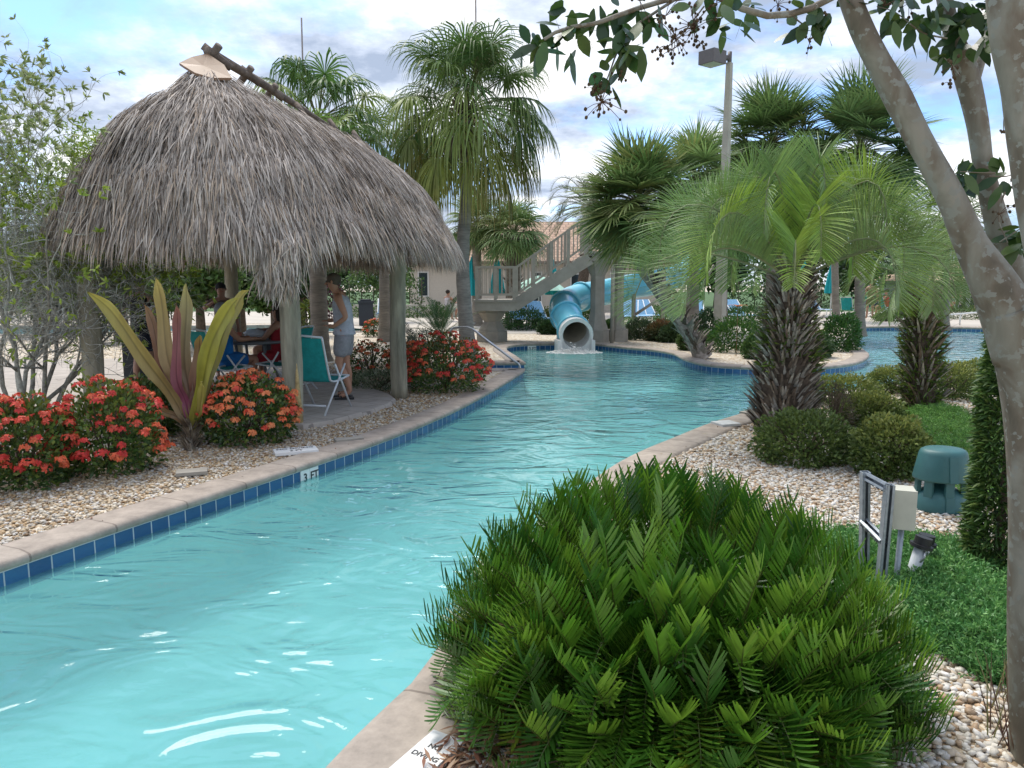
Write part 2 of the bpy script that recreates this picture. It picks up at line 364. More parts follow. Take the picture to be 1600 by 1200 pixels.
# materials of the setting
def gravel_mat():
    m = bpy.data.materials.new('gravel_bed'); m.use_nodes = True; t = m.node_tree; n = t.nodes; l = t.links; b = n['Principled BSDF']
    tcn = n.new('ShaderNodeTexCoord'); vo = n.new('ShaderNodeTexVoronoi'); vo.inputs['Scale'].default_value = 26; l.new(tcn.outputs['Object'], vo.inputs['Vector'])
    sp = n.new('ShaderNodeSeparateColor'); l.new(vo.outputs['Color'], sp.inputs[0])
    cr = n.new('ShaderNodeValToRGB'); e = cr.color_ramp.elements; e[0].position = 0; e[0].color = (.30, .20, .11, 1); e[1].position = 1; e[1].color = (.72, .68, .60, 1)
    for p_, c_ in ((.3, (.47, .36, .22, 1)), (.6, (.58, .50, .38, 1))): x = e.new(p_); x.color = c_
    l.new(sp.outputs[0], cr.inputs[0])
    nz = n.new('ShaderNodeTexNoise'); nz.inputs['Scale'].default_value = .8; l.new(tcn.outputs['Object'], nz.inputs['Vector'])
    mr = n.new('ShaderNodeMapRange'); mr.inputs[3].default_value = .72; mr.inputs[4].default_value = 1.12; l.new(nz.outputs['Fac'], mr.inputs[0])
    vm = n.new('ShaderNodeVectorMath'); vm.operation = 'SCALE'; l.new(cr.outputs[0], vm.inputs[0]); l.new(mr.outputs[0], vm.inputs['Scale']); l.new(vm.outputs[0], b.inputs['Base Color'])
    b.inputs['Roughness'].default_value = .75
    bp = n.new('ShaderNodeBump'); bp.invert = True; bp.inputs['Strength'].default_value = .9; bp.inputs['Distance'].default_value = .02; l.new(vo.outputs['Distance'], bp.inputs['Height']); l.new(bp.outputs[0], b.inputs['Normal'])
    return m
def brick_mat(name, bw, bh, mort, c1, c2, cm, rough, offset=0., uv=True, bump=.4, var=.15, spec=.5, vs=3., rot=0.):
    m = bpy.data.materials.new(name); m.use_nodes = True; t = m.node_tree; n = t.nodes; l = t.links; b = n['Principled BSDF']
    tcn = n.new('ShaderNodeTexCoord'); br = n.new('ShaderNodeTexBrick'); br.offset = offset; br.inputs['Scale'].default_value = 1
    src = tcn.outputs['UV' if uv else 'Object']
    if rot:
        mpn = n.new('ShaderNodeMapping'); mpn.inputs['Rotation'].default_value = (0, 0, rot); l.new(src, mpn.inputs[0]); src = mpn.outputs[0]
    l.new(src, br.inputs['Vector'])
    br.inputs['Brick Width'].default_value = bw; br.inputs['Row Height'].default_value = bh; br.inputs['Mortar Size'].default_value = mort; br.inputs['Mortar Smooth'].default_value = .2
    br.inputs['Color1'].default_value = (*c1, 1); br.inputs['Color2'].default_value = (*c2, 1); br.inputs['Mortar'].default_value = (*cm, 1)
    nz = n.new('ShaderNodeTexNoise'); nz.inputs['Scale'].default_value = vs; nz.inputs['Detail'].default_value = 8; nz.inputs['Roughness'].default_value = .7; l.new(tcn.outputs['Object'], nz.inputs['Vector'])
    mr = n.new('ShaderNodeMapRange'); mr.inputs[1].default_value = .25; mr.inputs[2].default_value = .75; mr.inputs[3].default_value = 1-var; mr.inputs[4].default_value = 1+var; l.new(nz.outputs['Fac'], mr.inputs[0])
    vm = n.new('ShaderNodeVectorMath'); vm.operation = 'SCALE'; l.new(br.outputs['Color'], vm.inputs[0]); l.new(mr.outputs[0], vm.inputs['Scale']); l.new(vm.outputs[0], b.inputs['Base Color'])
    b.inputs['Roughness'].default_value = rough; b.inputs['Specular IOR Level'].default_value = spec
    bp = n.new('ShaderNodeBump'); bp.invert = True; bp.inputs['Strength'].default_value = bump; bp.inputs['Distance'].default_value = .006; l.new(br.outputs['Fac'], bp.inputs['Height'])
    b2 = n.new('ShaderNodeBump'); b2.inputs['Strength'].default_value = bump*.4; b2.inputs['Distance'].default_value = .01
    n3 = n.new('ShaderNodeTexNoise'); n3.inputs['Scale'].default_value = 60; l.new(tcn.outputs['Object'], n3.inputs['Vector']); l.new(n3.outputs['Fac'], b2.inputs['Height']); l.new(bp.outputs[0], b2.inputs['Normal']); l.new(b2.outputs[0], b.inputs['Normal'])
    return m
GRAVEL = gravel_mat()
COPING = brick_mat('coping_stone', .62, 4, .008, (.30, .25, .205), (.34, .29, .24), (.19, .155, .125), .8, var=.42, bump=.4, vs=5)
TILE = brick_mat('pool_tile', .155, .155, .0055, (.018, .075, .19), (.03, .12, .27), (.42, .46, .50), .18, var=.12, bump=.5)
PLASTER = mat('pool_plaster', (.45, .63, .615), .8, var=.13, vscale=.8)
DECKM = brick_mat('stamped_deck', .45, .3, .007, (.36, .315, .265), (.41, .36, .305), (.22, .19, .16), .85, .5, uv=False, var=.22, rot=.5)
FARDECK = mat('far_deck', (.46, .41, .34), .85, var=.12, vscale=.6)
def water_mat():
    m = bpy.data.materials.new('water'); m.use_nodes = True; t = m.node_tree; n = t.nodes; l = t.links; n.remove(n['Principled BSDF']); out = n['Material Output']
    tcn = n.new('ShaderNodeTexCoord'); 
    def nz(sc, st, det, loc=(0, 0, 0), dist=0., rot=.5):
        mp = n.new('ShaderNodeMapping'); mp.inputs['Scale'].default_value = st; mp.inputs['Location'].default_value = loc; mp.inputs['Rotation'].default_value = (0, 0, rot); l.new(tcn.outputs['Object'], mp.inputs[0])
        x = n.new('ShaderNodeTexNoise'); x.inputs['Scale'].default_value = sc; x.inputs['Detail'].default_value = det; x.inputs['Distortion'].default_value = dist; l.new(mp.outputs[0], x.inputs['Vector']); return x.outputs['Fac']
    a = nz(1.3, (1, 1.6, 1), 2, dist=1.6); b = nz(4.6, (1, 1.5, 1), 3, (3, 1, 0), dist=.5, rot=-.3); c_ = nz(.33, (1, 1, 1), 1, (7, 2, 0))
    def mm(op, x, y):
        q = n.new('ShaderNodeMath'); q.operation = op
        for i, z in enumerate((x, y)):
            if isinstance(z, (int, float)): q.inputs[i].default_value = z
            else: l.new(z, q.inputs[i])
        return q.outputs[0]
    h = mm('ADD', mm('MULTIPLY', a, 1.15), mm('MULTIPLY', b, .14)); h = mm('ADD', h, mm('MULTIPLY', c_, 1.6))
    bp = n.new('ShaderNodeBump'); bp.inputs['Strength'].default_value = 1.0; bp.inputs['Distance'].default_value = .05; l.new(h, bp.inputs['Height'])
    fr = n.new('ShaderNodeFresnel'); fr.inputs['IOR'].default_value = 1.333; l.new(bp.outputs[0], fr.inputs['Normal'])
    gl = n.new('ShaderNodeBsdfGlossy'); gl.inputs['Roughness'].default_value = .05; l.new(bp.outputs[0], gl.inputs['Normal'])
    tr = n.new('ShaderNodeBsdfTransparent'); tr.inputs[0].default_value = (.60, .87, .885, 1)
    df = n.new('ShaderNodeBsdfDiffuse'); df.inputs[0].default_value = (.21, .54, .54, 1); l.new(bp.outputs[0], df.inputs['Normal']); mb_ = n.new('ShaderNodeMixShader'); mb_.inputs[0].default_value = .32; l.new(tr.outputs[0], mb_.inputs[1]); l.new(df.outputs[0], mb_.inputs[2])
    ms = n.new('ShaderNodeMixShader'); l.new(fr.outputs[0], ms.inputs[0]); l.new(mb_.outputs[0], ms.inputs[1]); l.new(gl.outputs[0], ms.inputs[2]); l.new(ms.outputs[0], out.inputs[0])
    return m
WATER = water_mat()

BACKP = np.array([P(x, y)[:2] for x, y in [(-700, 520), (60, 522), (160, 518), (330, 517), (480, 518), (560, 517), (600, 513), (590, 508), (500, 507), (400, 508), (300, 509), (160, 510), (0, 509), (-700, 508)]])
OUTER = [(-150, -40), (150, -40), (150, 320), (-150, 320)]
flatfill('ground', OUTER, [offs(LOOP, .25), BACKP], -.03, GRAVEL)
o = ob('pool_coping', sweep(LOOP, [(.0, -.07), (-.025, -.06), (-.035, -.035), (-.022, -.008), (.01, .0), (.29, .0), (.325, -.012), (.34, -.05)]), COPING); tag(o, kind='structure')
o = ob('pool_tile_band', sweep(LOOP, [(0, -.0705), (0, -.2255)]), TILE, smooth=False); tag(o, kind='structure')
o = ob('pool_wall', sweep(LOOP, [(.002, -.22), (-.01, -.45), (-.06, -.62), (-.16, -.75), (-.30, -.82), (-.45, -.862)]), PLASTER); tag(o, kind='structure')
flatfill('pool_floor', offs(LOOP, .05), [], -.85, PLASTER)
flatfill('water', offs(LOOP, .0015), [], WZ, WATER)
o = ob('back_pool_edge', sweep(BACKP if .5*np.sum(BACKP[:, 0]*np.roll(BACKP[:, 1], -1)-np.roll(BACKP[:, 0], -1)*BACKP[:, 1]) > 0 else BACKP[::-1], [(0, -1.0), (0, -.02), (0, .0), (.4, 0), (.4, -.05)]), COPING); tag(o, kind='structure')
flatfill('back_pool_floor', BACKP, [], -.9, PLASTER)
flatfill('back_water', BACKP, [], -.12, WATER)
# decks
DECK = np.array([P(x, y)[:2] for x, y in [(474, 668), (520, 660), (575, 645), (606, 634), (616, 626), (606, 618), (560, 603), (520, 590), (470, 570), (380, 560), (200, 562), (-400, 575), (-600, 640), (-100, 655), (60, 650), (260, 655), (400, 662)]])
mb = MB(); n_ = len(DECK)
dk = flatfill('hut_deck', DECK, [], .035, DECKM)
DKC = DECK if .5*np.sum(DECK[:, 0]*np.roll(DECK[:, 1], -1)-np.roll(DECK[:, 0], -1)*DECK[:, 1]) > 0 else DECK[::-1]
o = ob('deck_edge', sweep(DKC, [(0, .035), (.02, .02), (.025, -.04)]), DECKM); tag(o, kind='structure')
far_edge = [(-80, 24.0), (-14, 23.2), (-9, 22.6), (-4.2, 22.9), (-3.0, 24.8), (8, 25.5), (11.6, 27.4), (12.3, 29.3), (24, 29.5), (80, 31), (80, 60), (-80, 60)]
bo = offs(BACKP if .5*np.sum(BACKP[:, 0]*np.roll(BACKP[:, 1], -1)-np.roll(BACKP[:, 0], -1)*BACKP[:, 1]) > 0 else BACKP[::-1], .39)
FDK = [(-80, 31.5), (-9, 31.5), (-5.2, 27.5), (-3.0, 25.2), (8, 25.5), (11.5, 28.2), (12.2, 29.35), (24, 29.5), (80, 31), (80, 60), (-80, 60)]
flatfill('far_deck', FDK, [], -.024, FARDECK)
GRASS = mat('lawn', (.06, .12, .03), .95, var=.3, vscale=3, bump=.5, bscale=90)
flatfill('lawn', [(-90, 44), (90, 44), (90, 130), (-90, 130)], [], -.018, GRASS)

# mulch and gravel stones
MULCH = mat('mulch', (.12, .065, .04), .95, var=.5, vscale=25, bump=.9, bscale=70)
def mulch(c, rx, ry, z=-.026):
    a = np.linspace(0, 2*PI, 28, endpoint=False); k = 1+.15*np.sin(a*3+c[0])+.1*np.sin(a*5+c[1])
    return flatfill('mulch_bed', np.stack((c[0]+np.cos(a)*rx*k, c[1]+np.sin(a)*ry*k), 1), [], z, MULCH)
_ic = bmesh.new(); bmesh.ops.create_icosphere(_ic, subdivisions=1, radius=1); ICV = np.array([v.co[:] for v in _ic.verts]); ICT = np.array([[v.index for v in f.verts] for f in _ic.faces]); _ic.free()
def stones(name, regions, cols, pr, label=None, excl=()):
    mb = MB()
    for (x0, x1, y0, y1, dens, sz) in regions:
        n = int((x1-x0)*(y1-y0)*dens); p = np.stack((RNG.uniform(x0, x1, n), RNG.uniform(y0, y1, n)), 1)
        dl = poly_dist(p, LOOP); p = p[(~poly_in(p, LOOP)) & (dl > .345)]
        p = p[~poly_in(p, DECK)]
        u = (p[:, 0]/np.maximum(p[:, 1], .1)); p = p[(np.abs(u) < .78)]
        for ex in excl: p = p[np.hypot((p[:, 0]-ex[0])/ex[2], (p[:, 1]-ex[1])/ex[3]) > 1]
        n = len(p)
        if not n: continue
        s = sz*RNG.uniform(.55, 1.45, n); a = RNG.uniform(0, 2*PI, n); e = RNG.uniform(.55, .95, n); h = RNG.uniform(.32, .6, n)
        v = ICV[None]*(1+RNG.uniform(-.16, .16, (n, len(ICV), 1))); v = v*np.stack((s, s*e, s*h), 1)[:, None, :]
        tl = RNG.normal(0, .3, n); v[..., 2] += v[..., 0]*tl[:, None]
        x = v[..., 0]*np.cos(a)[:, None]-v[..., 1]*np.sin(a)[:, None]; y = v[..., 0]*np.sin(a)[:, None]+v[..., 1]*np.cos(a)[:, None]
        v = np.stack((x+p[:, :1], y+p[:, 1:], v[..., 2]+(-.028+s*h*.55*RNG.uniform(.4, 1.6, n))[:, None]), -1)
        t = (ICT[None]+(np.arange(n)*len(ICV))[:, None, None]).reshape(-1, 3)
        mb.add(v.reshape(-1, 3), None, t, np.repeat(pick(cols, n, pr, .14), len(ICV), 0))
    return tag(ob(name, mb, STONE), label, None, None, 'stuff')
SCOL = [(.55, .49, .39), (.48, .38, .25), (.40, .27, .14), (.60, .56, .50), (.28, .18, .10), (.32, .28, .23)]
stones('river_gravel', [(-4.2, -1.6, 4.6, 9, 1700, .016), (-6.5, -.5, 9, 16, 700, .018)], SCOL, (.22, .28, .2, .12, .1, .08), 'tan and cream river pebbles along the left bank')
stones('white_gravel', [(-.3, 4.2, 1.7, 4.2, 2000, .0185), (.5, 5.5, 4.2, 7.5, 1500, .018), (1.5, 9, 7.5, 12, 600, .02)], [(.60, .56, .48), (.52, .43, .32), (.44, .30, .18), (.66, .63, .58), (.30, .21, .13)], (.32, .26, .14, .22, .06), 'cream and white river pebbles on the right bank')

# ============================================================ TIKI HUT
def hut():
    root = thing('tiki_hut', 'open tiki hut with a shaggy grey palm thatch roof on weathered round poles', 'hut', (-4.0, 11.5, 0))
    ev = catmull([(-2.42, 8.25), (-1.72, 9.5), (-1.16, 11.0), (-.98, 12.6), (-1.12, 14.1), (-1.7, 15.1), (-2.9, 15.7), (-4.3, 15.9), (-5.4, 15.4), (-5.85, 14.0), (-6.0, 12), (-5.95, 10.4), (-5.6, 9.3), (-5.05, 8.65), (-4.4, 8.45), (-3.2, 8.15), (-2.7, 8.08)], .12)
    R1 = V(-3.93, 10.23, 4.38); R2 = V(-3.02, 14.3, 4.32); ax = R2-R1; LL = ax@ax
    E = np.concatenate((ev, np.full((len(ev), 1), 2.30)), 1)
    E[:, 2] += np.array([.08*noise.noise(Vector((x*1.1, y*1.1, 0))) for x, y in ev])
    cdist = np.hypot(ev[:, 0]+2.45, ev[:, 1]-8.2); E[:, 2] -= .20*np.exp(-(cdist/.45)**2)
    t = np.clip(((E-R1)@ax)/LL*1.12-.06, 0, 1); RR = R1+t[:, None]*ax
    n = len(E)
    def surf(i, s, lift=0.):     # i float index around, s 0 ridge .. 1 eave
        i0 = np.floor(i).astype(int) % n; i1 = (i0+1) % n; f = (i-np.floor(i))[:, None]
        e = E[i0]*(1-f)+E[i1]*f; r = RR[i0]*(1-f)+RR[i1]*f
        s_ = s[:, None]; p = r*(1-s_)+e*s_; bul = (np.sin(PI*np.clip(s, 0, 1))*.19+.05*np.sin(5*s)*s)[:, None]
        hd = e-r; hd[:, 2] = 0; hd = nrm(hd); p = p+hd*bul*1.05; p[:, 2] += bul[:, 0]*.75
        p += (hd+np.array((0, 0, .6)))*lift; return p
    # underlying roof shell (thick)
    mb = MB(); k = 14
    for off, flip in ((-.06, False), (-.22, True)):
        vs = np.concatenate([surf(np.arange(n, dtype=float), np.full(n, min(j/(k-1), 1)*.985+.0), off) for j in range(k)])
        q = [(j*n+i, (j+1)*n+i, (j+1)*n+(i+1) % n, j*n+(i+1) % n) for j in range(k-1) for i in range(n)]
        mb.add(vs, q, None, (.20, .165, .125))
    th = ob('thatch_roof', mb, THATCH, root)
    # blades
    bl = MB(); cols = [(.36, .315, .275), (.48, .425, .37), (.27, .23, .20), (.47, .37, .28), (.60, .53, .46), (.15, .12, .095)]
    nb = 52000
    per = np.linalg.norm(np.roll(E, -1, 0)-E, axis=1); cum = np.concatenate(([0], np.cumsum(per))); 
    def arcidx(m): return np.interp(RNG.uniform(0, cum[-1], m), cum, np.arange(n+1))
    def blades(m, s0, s1, ln, wd, hang, lift, colp, power=.62):
        i = arcidx(m); s = s0+(s1-s0)*RNG.uniform(0, 1, m)**power
        front = surf(i, s); 
        a = surf(i, s, 0); b_ = surf(i, np.clip(s+.04, 0, 1.08), 0); dn = nrm(b_-a)
        rad = nrm(E[np.floor(i).astype(int) % n]-RR[np.floor(i).astype(int) % n]); hd = rad.copy(); hd[:, 2] = 0; hd = nrm(hd)
        tg = nrm(np.cross(hd, np.array((0, 0, 1.))))
        L_ = ln*RNG.uniform(.5, 1.3, m); kk = 4; pts = np.zeros((m, kk, 3))
        bump = np.array([noise.noise(Vector((p[0]*1.5, p[1]*1.5, p[2]*2.4))) for p in a])*.09
        pts[:, 0] = a+(hd+np.array((0, 0, .6)))*(lift*RNG.uniform(-.5, 1, m)+bump)[:, None]
        cur = nrm(dn+tg*RNG.normal(0, .20, (m, 1))+hd*RNG.uniform(-.02, .30, (m, 1)))
        for j in range(1, kk):
            cur = nrm(cur+np.array((0, 0, -1))*hang*RNG.uniform(.5, 1.5, (m, 1))+tg*RNG.normal(0, .10, (m, 1))); pts[:, j] = pts[:, j-1]+cur*(L_/(kk-1))[:, None]
        col = pick(cols, m, colp, .2); S = nrm(tg+hd*RNG.normal(0, .55, (m, 1))+np.array((0, 0, 1))*RNG.normal(0, .3, (m, 1)))
        ribbons(bl, pts, np.array((.6, 1, .8, .12))[None]*(wd*RNG.uniform(.5, 1.4, m))[:, None], S, col)
    blades(56000, .015, .97, .36, .0066, .16, .07, (.26, .26, .15, .08, .15, .10))
    blades(17000, .70, .99, .42, .0066, .38, .10, (.10, .22, .10, .36, .16, .06), 1.)
    blades(9000, .93, 1.0, .40, .0062, .75, .02, (.12, .18, .2, .3, .12, .08), 1.)
    ob('thatch_blades', bl, THATCH, th)
    # hanging clump at near corner
    hb = MB(); m = 900; p = np.stack((RNG.normal(-2.52, .09, m), RNG.normal(8.28, .08, m), RNG.uniform(1.72, 2.15, m)), 1)
    pts = np.zeros((m, 4, 3)); pts[:, 0] = p; cur = nrm(np.stack((RNG.normal(0, .22, m), RNG.normal(-.1, .2, m), -np.ones(m)), 1))
    for j in range(1, 4): cur = nrm(cur+RNG.normal(0, .1, (m, 3))); pts[:, j] = pts[:, j-1]+cur*(RNG.uniform(.12, .42, m)/3)[:, None]
    ribbons(hb, pts, np.array((.6, 1, .8, .12))[None]*np.full((m, 1), .008), nrm(np.stack((np.ones(m), RNG.normal(0, .5, m), np.zeros(m)), 1)), pick(cols, m, (.2, .25, .15, .2, .12, .08), .2))
    ob('corner_drip', hb, THATCH, th)
    # posts
    for (px, Y, z0, r) in ((458, 8.95, -.04, .118), (625, 11.15, -.03, .118), (150, 9.3, -.04, .118), (372, 14.4, .03, .125)):
        b_ = Q(px, 640, Y); pb = MB(); ps = np.array([(b_[0]+.012*math.sin(z*2.1+px), b_[1], z) for z in np.linspace(z0, 2.42, 14)])
        tube(pb, ps, np.linspace(r*1.06, r*.95, 14), 18, rough=.10, seed=px)
        po = ob('pole', pb, WOODPOST, root)
        if px == 458:
            sp = MB(); tube(sp, [(b_[0]+.085, b_[1]-.085, z) for z in (0, .2, .5, .78)], (.045, .04, .025, .006), 7, (.50, .36, .17), rough=.5); ob('split_wood', sp, BARK, po)
    # frame beams and rafters under the roof
    fb = MB()
    c4 = [Q(458, 640, 8.95), Q(625, 640, 11.15), V(-1.75, 14.2, 0), Q(372, 640, 14.4), Q(145, 640, 9.3)]
    for a, b_ in ((0, 1), (1, 2), (2, 3), (3, 4), (4, 0)):
        tube(fb, [V(c4[a][0], c4[a][1], 2.5), V(c4[b_][0], c4[b_][1], 2.5)], .075, 10)
    ob('beam', fb, WOODPOST, root)
    for i in range(0, n, 11):
        rf = MB(); a = surf(np.array([float(i)]), np.array([.05]), -.27)[0]; b_ = surf(np.array([float(i)]), np.array([.5]), -.27)[0]; c_ = surf(np.array([float(i)]), np.array([.9]), -.27)[0]; tube(rf, [a, b_, c_], .035, 7); ob('rafter', rf, WOODPOST, root)
    # ridge cap, ridge pole and crossed logs
    cp = MB()
    a_ = R1+V(-.32, -.1, .02); 
    pts = np.array([(-.32, -.12, -.05), (-.20, -.26, -.13), (-.02, -.38, -.24), (.2, -.42, -.31), (.42, -.34, -.29), (.26, -.14, -.08), (.0, .0, .10), (-.2, -.02, .05)])*1.0+R1+V(.0, 0, .14)
    v = np.concatenate((pts, pts-V(0, 0, .03), [pts.mean(0)+V(0, 0, .01)])); m_ = 8
    cp.add(v, [(i, (i+1) % m_, m_+(i+1) % m_, m_+i) for i in range(m_)], [(16, i, (i+1) % m_) for i in range(m_)], (.19, .10, .045))
    ob('ridge_cap', cp, PLAIN, root, smooth=False)
    LOGM = mat('dark_log', (.16, .125, .10), .9, var=.35, vscale=9, bump=.4, bscale=30)
    rp = MB(); tube(rp, [R1+V(.0, .0, .27), R1*.72+R2*.28+V(.0, 0, .21), R1*.45+R2*.55+V(.02, 0, .12), R1*.1+R2*.9+V(.04, 0, -.02)], (.06, .06, .05, .04), 10, rough=.08); ob('ridge_pole', rp, LOGM, root)
    for t_, z, ln in ((.03, .27, .17), (.22, .24, .13), (.38, .18, .12)):
        for sg in (-1, 1):
            lg = MB(); c_ = R1+ax*t_+V(0, 0, z); d = V(.62*sg, -.35, .50); tube(lg, [c_-d*.95*ln/.42*.8, c_+d*.42*ln/.42], .05, 10, rough=.06); ob('crossed_log', lg, LOGM, root)
    for t_ in (.48, .75, .98):
        lg = MB(); c_ = R1+ax*t_+V(.15, -.02, .08); tube(lg, [c_, c_+V(.2, -.06, -.26)], .04, 8); ob('ridge_peg', lg, LOGM, root)
    return root
hut()

# ============================================================ PALMS
PALM_TRUNK = mat('palm_trunk', attr=True, rough=.9, var=.22, vscale=6, bump=.35, bscale=20, stretch=(1, 1, 5), spec=.2)
def ringed_trunk(mb, path, r0, r1, c, n=16, base=1.5):
    path = catmull3(path, 40); k = len(path); r = np.linspace(r0, r1, k); z = np.linspace(0, 1, k); r = r*(1+(base-1)*np.exp(-z*14))*(1+.025*np.sin(np.arange(k)*2.4))
    cc = np.asarray(c)*(1+.10*np.sin(np.arange(k)*2.4+1)+RNG.normal(0, .06, k))[:, None]
    tube(mb, path, r, n, cc, rough=.05)
def catmull3(pts, m):
    pts = np.asarray(pts, float); k = len(pts); t = np.linspace(0, k-1, m)
    out = []
    for x in t:
        i = min(int(x), k-2); f = x-i; p0 = pts[max(i-1, 0)]; p1 = pts[i]; p2 = pts[i+1]; p3 = pts[min(i+2, k-1)]
        out.append(.5*((2*p1)+(-p0+p2)*f+(2*p0-5*p1+4*p2-p3)*f*f+(-p0+3*p1-3*p2+p3)*f**3))
    return np.array(out)
def crown_fan(mb, c, n, pet, r, e0, e1, cols, droop=.6, nseg=32, wid=.02, tips=None, pr=None, az=None, pw=1.6, petc=(.16, .17, .06)):
    for i in range(n):
        f = (i+.5)/n; el = e1+(e0-e1)*f+random.uniform(-.12, .12); a = i*2.39996+random.uniform(-.25, .25) if az is None else random.uniform(*az)
        d = V(math.cos(a)*math.cos(el), math.sin(a)*math.cos(el), math.sin(el)); pl = pet*random.uniform(.8, 1.15)
        e = d.copy(); pth = [c]; cur = d.copy()
        for j in range(5): cur = nrm(cur+V(0, 0, -.12)); pth.append(pth[-1]+cur*pl/5)
        tube(mb, pth, np.linspace(.02, .011, 6), 4, petc, cap=False)
        up = nrm(V(-d[0]*math.sin(el), -d[1]*math.sin(el), math.cos(el)))+RNG.normal(0, .15, 3)
        ci = RNG.choice(len(cols), p=pr) if pr is not None else random.randrange(len(cols))
        fan(mb, pth[-1], nrm(cur), nrm(up), r*random.uniform(.85, 1.1), nseg, droop*random.uniform(.8, 1.2), wid, np.asarray(cols[ci])*random.uniform(.8, 1.2), tip=None if tips is None else np.asarray(tips), pw=pw)
def boots(mb, path, r, n, ln, wd, cols, lean=.5, z0=0., z1=1.):
    path = catmull3(path, 60); m = n; t = z0+(z1-z0)*RNG.uniform(0, 1, m); idx = (t*59).astype(int); a = RNG.uniform(0, 2*PI, m)
    d = np.stack((np.cos(a), np.sin(a), np.zeros(m)), 1); rr = np.interp(t, np.linspace(0, 1, len(r)), r)
    p = path[idx]+d*(rr*.9)[:, None]; L_ = ln*RNG.uniform(.5, 1.25, m); k = 4; pts = np.zeros((m, k, 3)); pts[:, 0] = p; cur = nrm(d*lean+np.array((0, 0, 1.))+RNG.normal(0, .12, (m, 3)))
    for j in range(1, k): cur = nrm(cur+d*.14); pts[:, j] = pts[:, j-1]+cur*(L_/(k-1))[:, None]
    S = nrm(np.cross(d, np.array((0, 0, 1.)))+d*RNG.normal(0, .35, (m, 1)))
    c = pick(cols, m, None, .25)
    for off, cc in ((0, 1), (.012, .7)):
        ribbons(mb, pts-d[:, None, :]*off, np.array((1, .85, .6, .28))*wd, S, c*cc)
# tall chinese fan palm beside the hut
GP = [(.09, .18, .04), (.07, .145, .035), (.13, .22, .05), (.19, .26, .05)]
def tall_fan_palm():
    b = P(732, 560, -.03); Y = b[1]; top = Q(727, 182, Y)
    root = thing('tall_fan_palm', 'tallest palm, with long drooping fan leaves, its ringed grey trunk beside the hut', 'palm tree', b)
    tr = MB(); ringed_trunk(tr, [b, Q(723, 420, Y), Q(728, 300, Y), top], .165, .115, (.24, .225, .20), base=1.7); ob('trunk', tr, PALM_TRUNK, root)
    cr = MB(); c = top+V(0, 0, .1)
    crown_fan(cr, c, 26, 1.25, 1.35, 1.5, .55, GP, .78, 42, .018, (.15, .20, .07), (.35, .35, .2, .1), pw=1.05)
    crown_fan(cr, c, 17, 1.35, 1.45, .5, -.05, GP, .98, 42, .018, (.2, .22, .07), (.25, .25, .25, .25), pw=.8)
    crown_fan(cr, c, 15, 1.5, 1.5, -.15, -.75, [(.20, .24, .04), (.32, .31, .05), (.13, .18, .03)], 1., 38, .019, (.30, .24, .09), pw=.6, petc=(.34, .28, .08))
    ob('crown', cr, LEAF, root)
    dd = MB(); crown_fan(dd, c-V(0, 0, .05), 9, .5, .6, -.6, -1.3, [(.14, .09, .05), (.09, .06, .035)], 1., 24, .02, pw=.6, petc=(.12, .08, .05)); boots(dd, [top-V(0, 0, .6), top+V(0, 0, .2)], (.12, .14), 60, .35, .04, [(.16, .11, .07), (.08, .055, .04)])
    ob('dry_leaves', dd, LEAF, root)
    fl = MB()
    for i in range(5):
        a = -.9+random.uniform(-.5, .5); q = c+V(.45+.3*random.random(), -.5, .95+random.random()*.45)
        tube(fl, [c, (c+q)/2+V(0, 0, .25), q], .012, 4, (.2, .2, .07))
        pp = q+RNG.normal(0, .16, (160, 3)); leaves(fl, pp, rdir(160), rdir(160), .05, .012, jit((.17, .17, .07), 160), .2, 3)
    ob('flower_stalks', fl, LEAF, root)
tall_fan_palm()
def fan_palm(label, px, pyb, pytop, Y=None, r0=.16, n=30, pet=.9, r=.95, cols=GP, droop=.5, e=(1.45, -.5), lean=0, group=None, trc=(.24, .21, .17), bt=0, name='fan_palm', nseg=26, wid=.022, path=None, dry=5, tips=None, pw=1.6, bx=None):
    b = P(px, pyb, -.03) if Y is None else Q(px, pyb, Y)
    if Y is not None: b = V(b[0], Y, -.03)
    Y = b[1]; top = Q(px+lean, pytop, Y)
    root = thing(name, label, 'palm tree', b, group); tr = MB()
    pth = [b, b*.5+top*.5, top] if path is None else [b]+[Q(x, y, Y) for x, y in path]+[top]
    ringed_trunk(tr, pth, r0, r0*.85, trc, 12)
    if bt: boots(tr, pth, (r0, r0), bt, .32, .05, [trc, (.30, .27, .22), (.14, .11, .08), (.36, .33, .28)], .55)
    ob('trunk', tr, PALM_TRUNK if not bt else BARK, root)
    cr = MB(); crown_fan(cr, top, n, pet, r, e[0], e[1], cols, droop, nseg, wid, tips, pw=pw)
    ob('crown', cr, LEAF, root)
    if dry:
        dd = MB(); crown_fan(dd, top, dry, pet*.8, r*.8, -.5, -1.2, [(.22, .15, .07), (.13, .09, .05)], 1., 18, .02, pw=.7); ob('dry_leaves', dd, LEAF, root)
    return root
SAB = [(.16, .25, .08), (.12, .20, .06), (.20, .29, .10), (.26, .31, .10)]
fan_palm('drooping fan palm rising behind the thatch roof ridge', 497, 500, 190, Y=18.5, n=34, pet=1.2, r=1.25, droop=.85, e=(1.4, -.5), pw=1.0, nseg=34)
fan_palm('drooping fan palm half hidden between hut roof and tallest palm', 600, 500, 255, Y=22, n=30, pet=1.3, r=1.3, droop=.9, e=(1.3, -.6), pw=1.0, nseg=30)
fan_palm('small fan palm behind the slide landing, next to the tallest palm trunk', 745, 470, 352, Y=30, r0=.2, n=50, pet=.75, r=.95, cols=SAB, droop=.55)
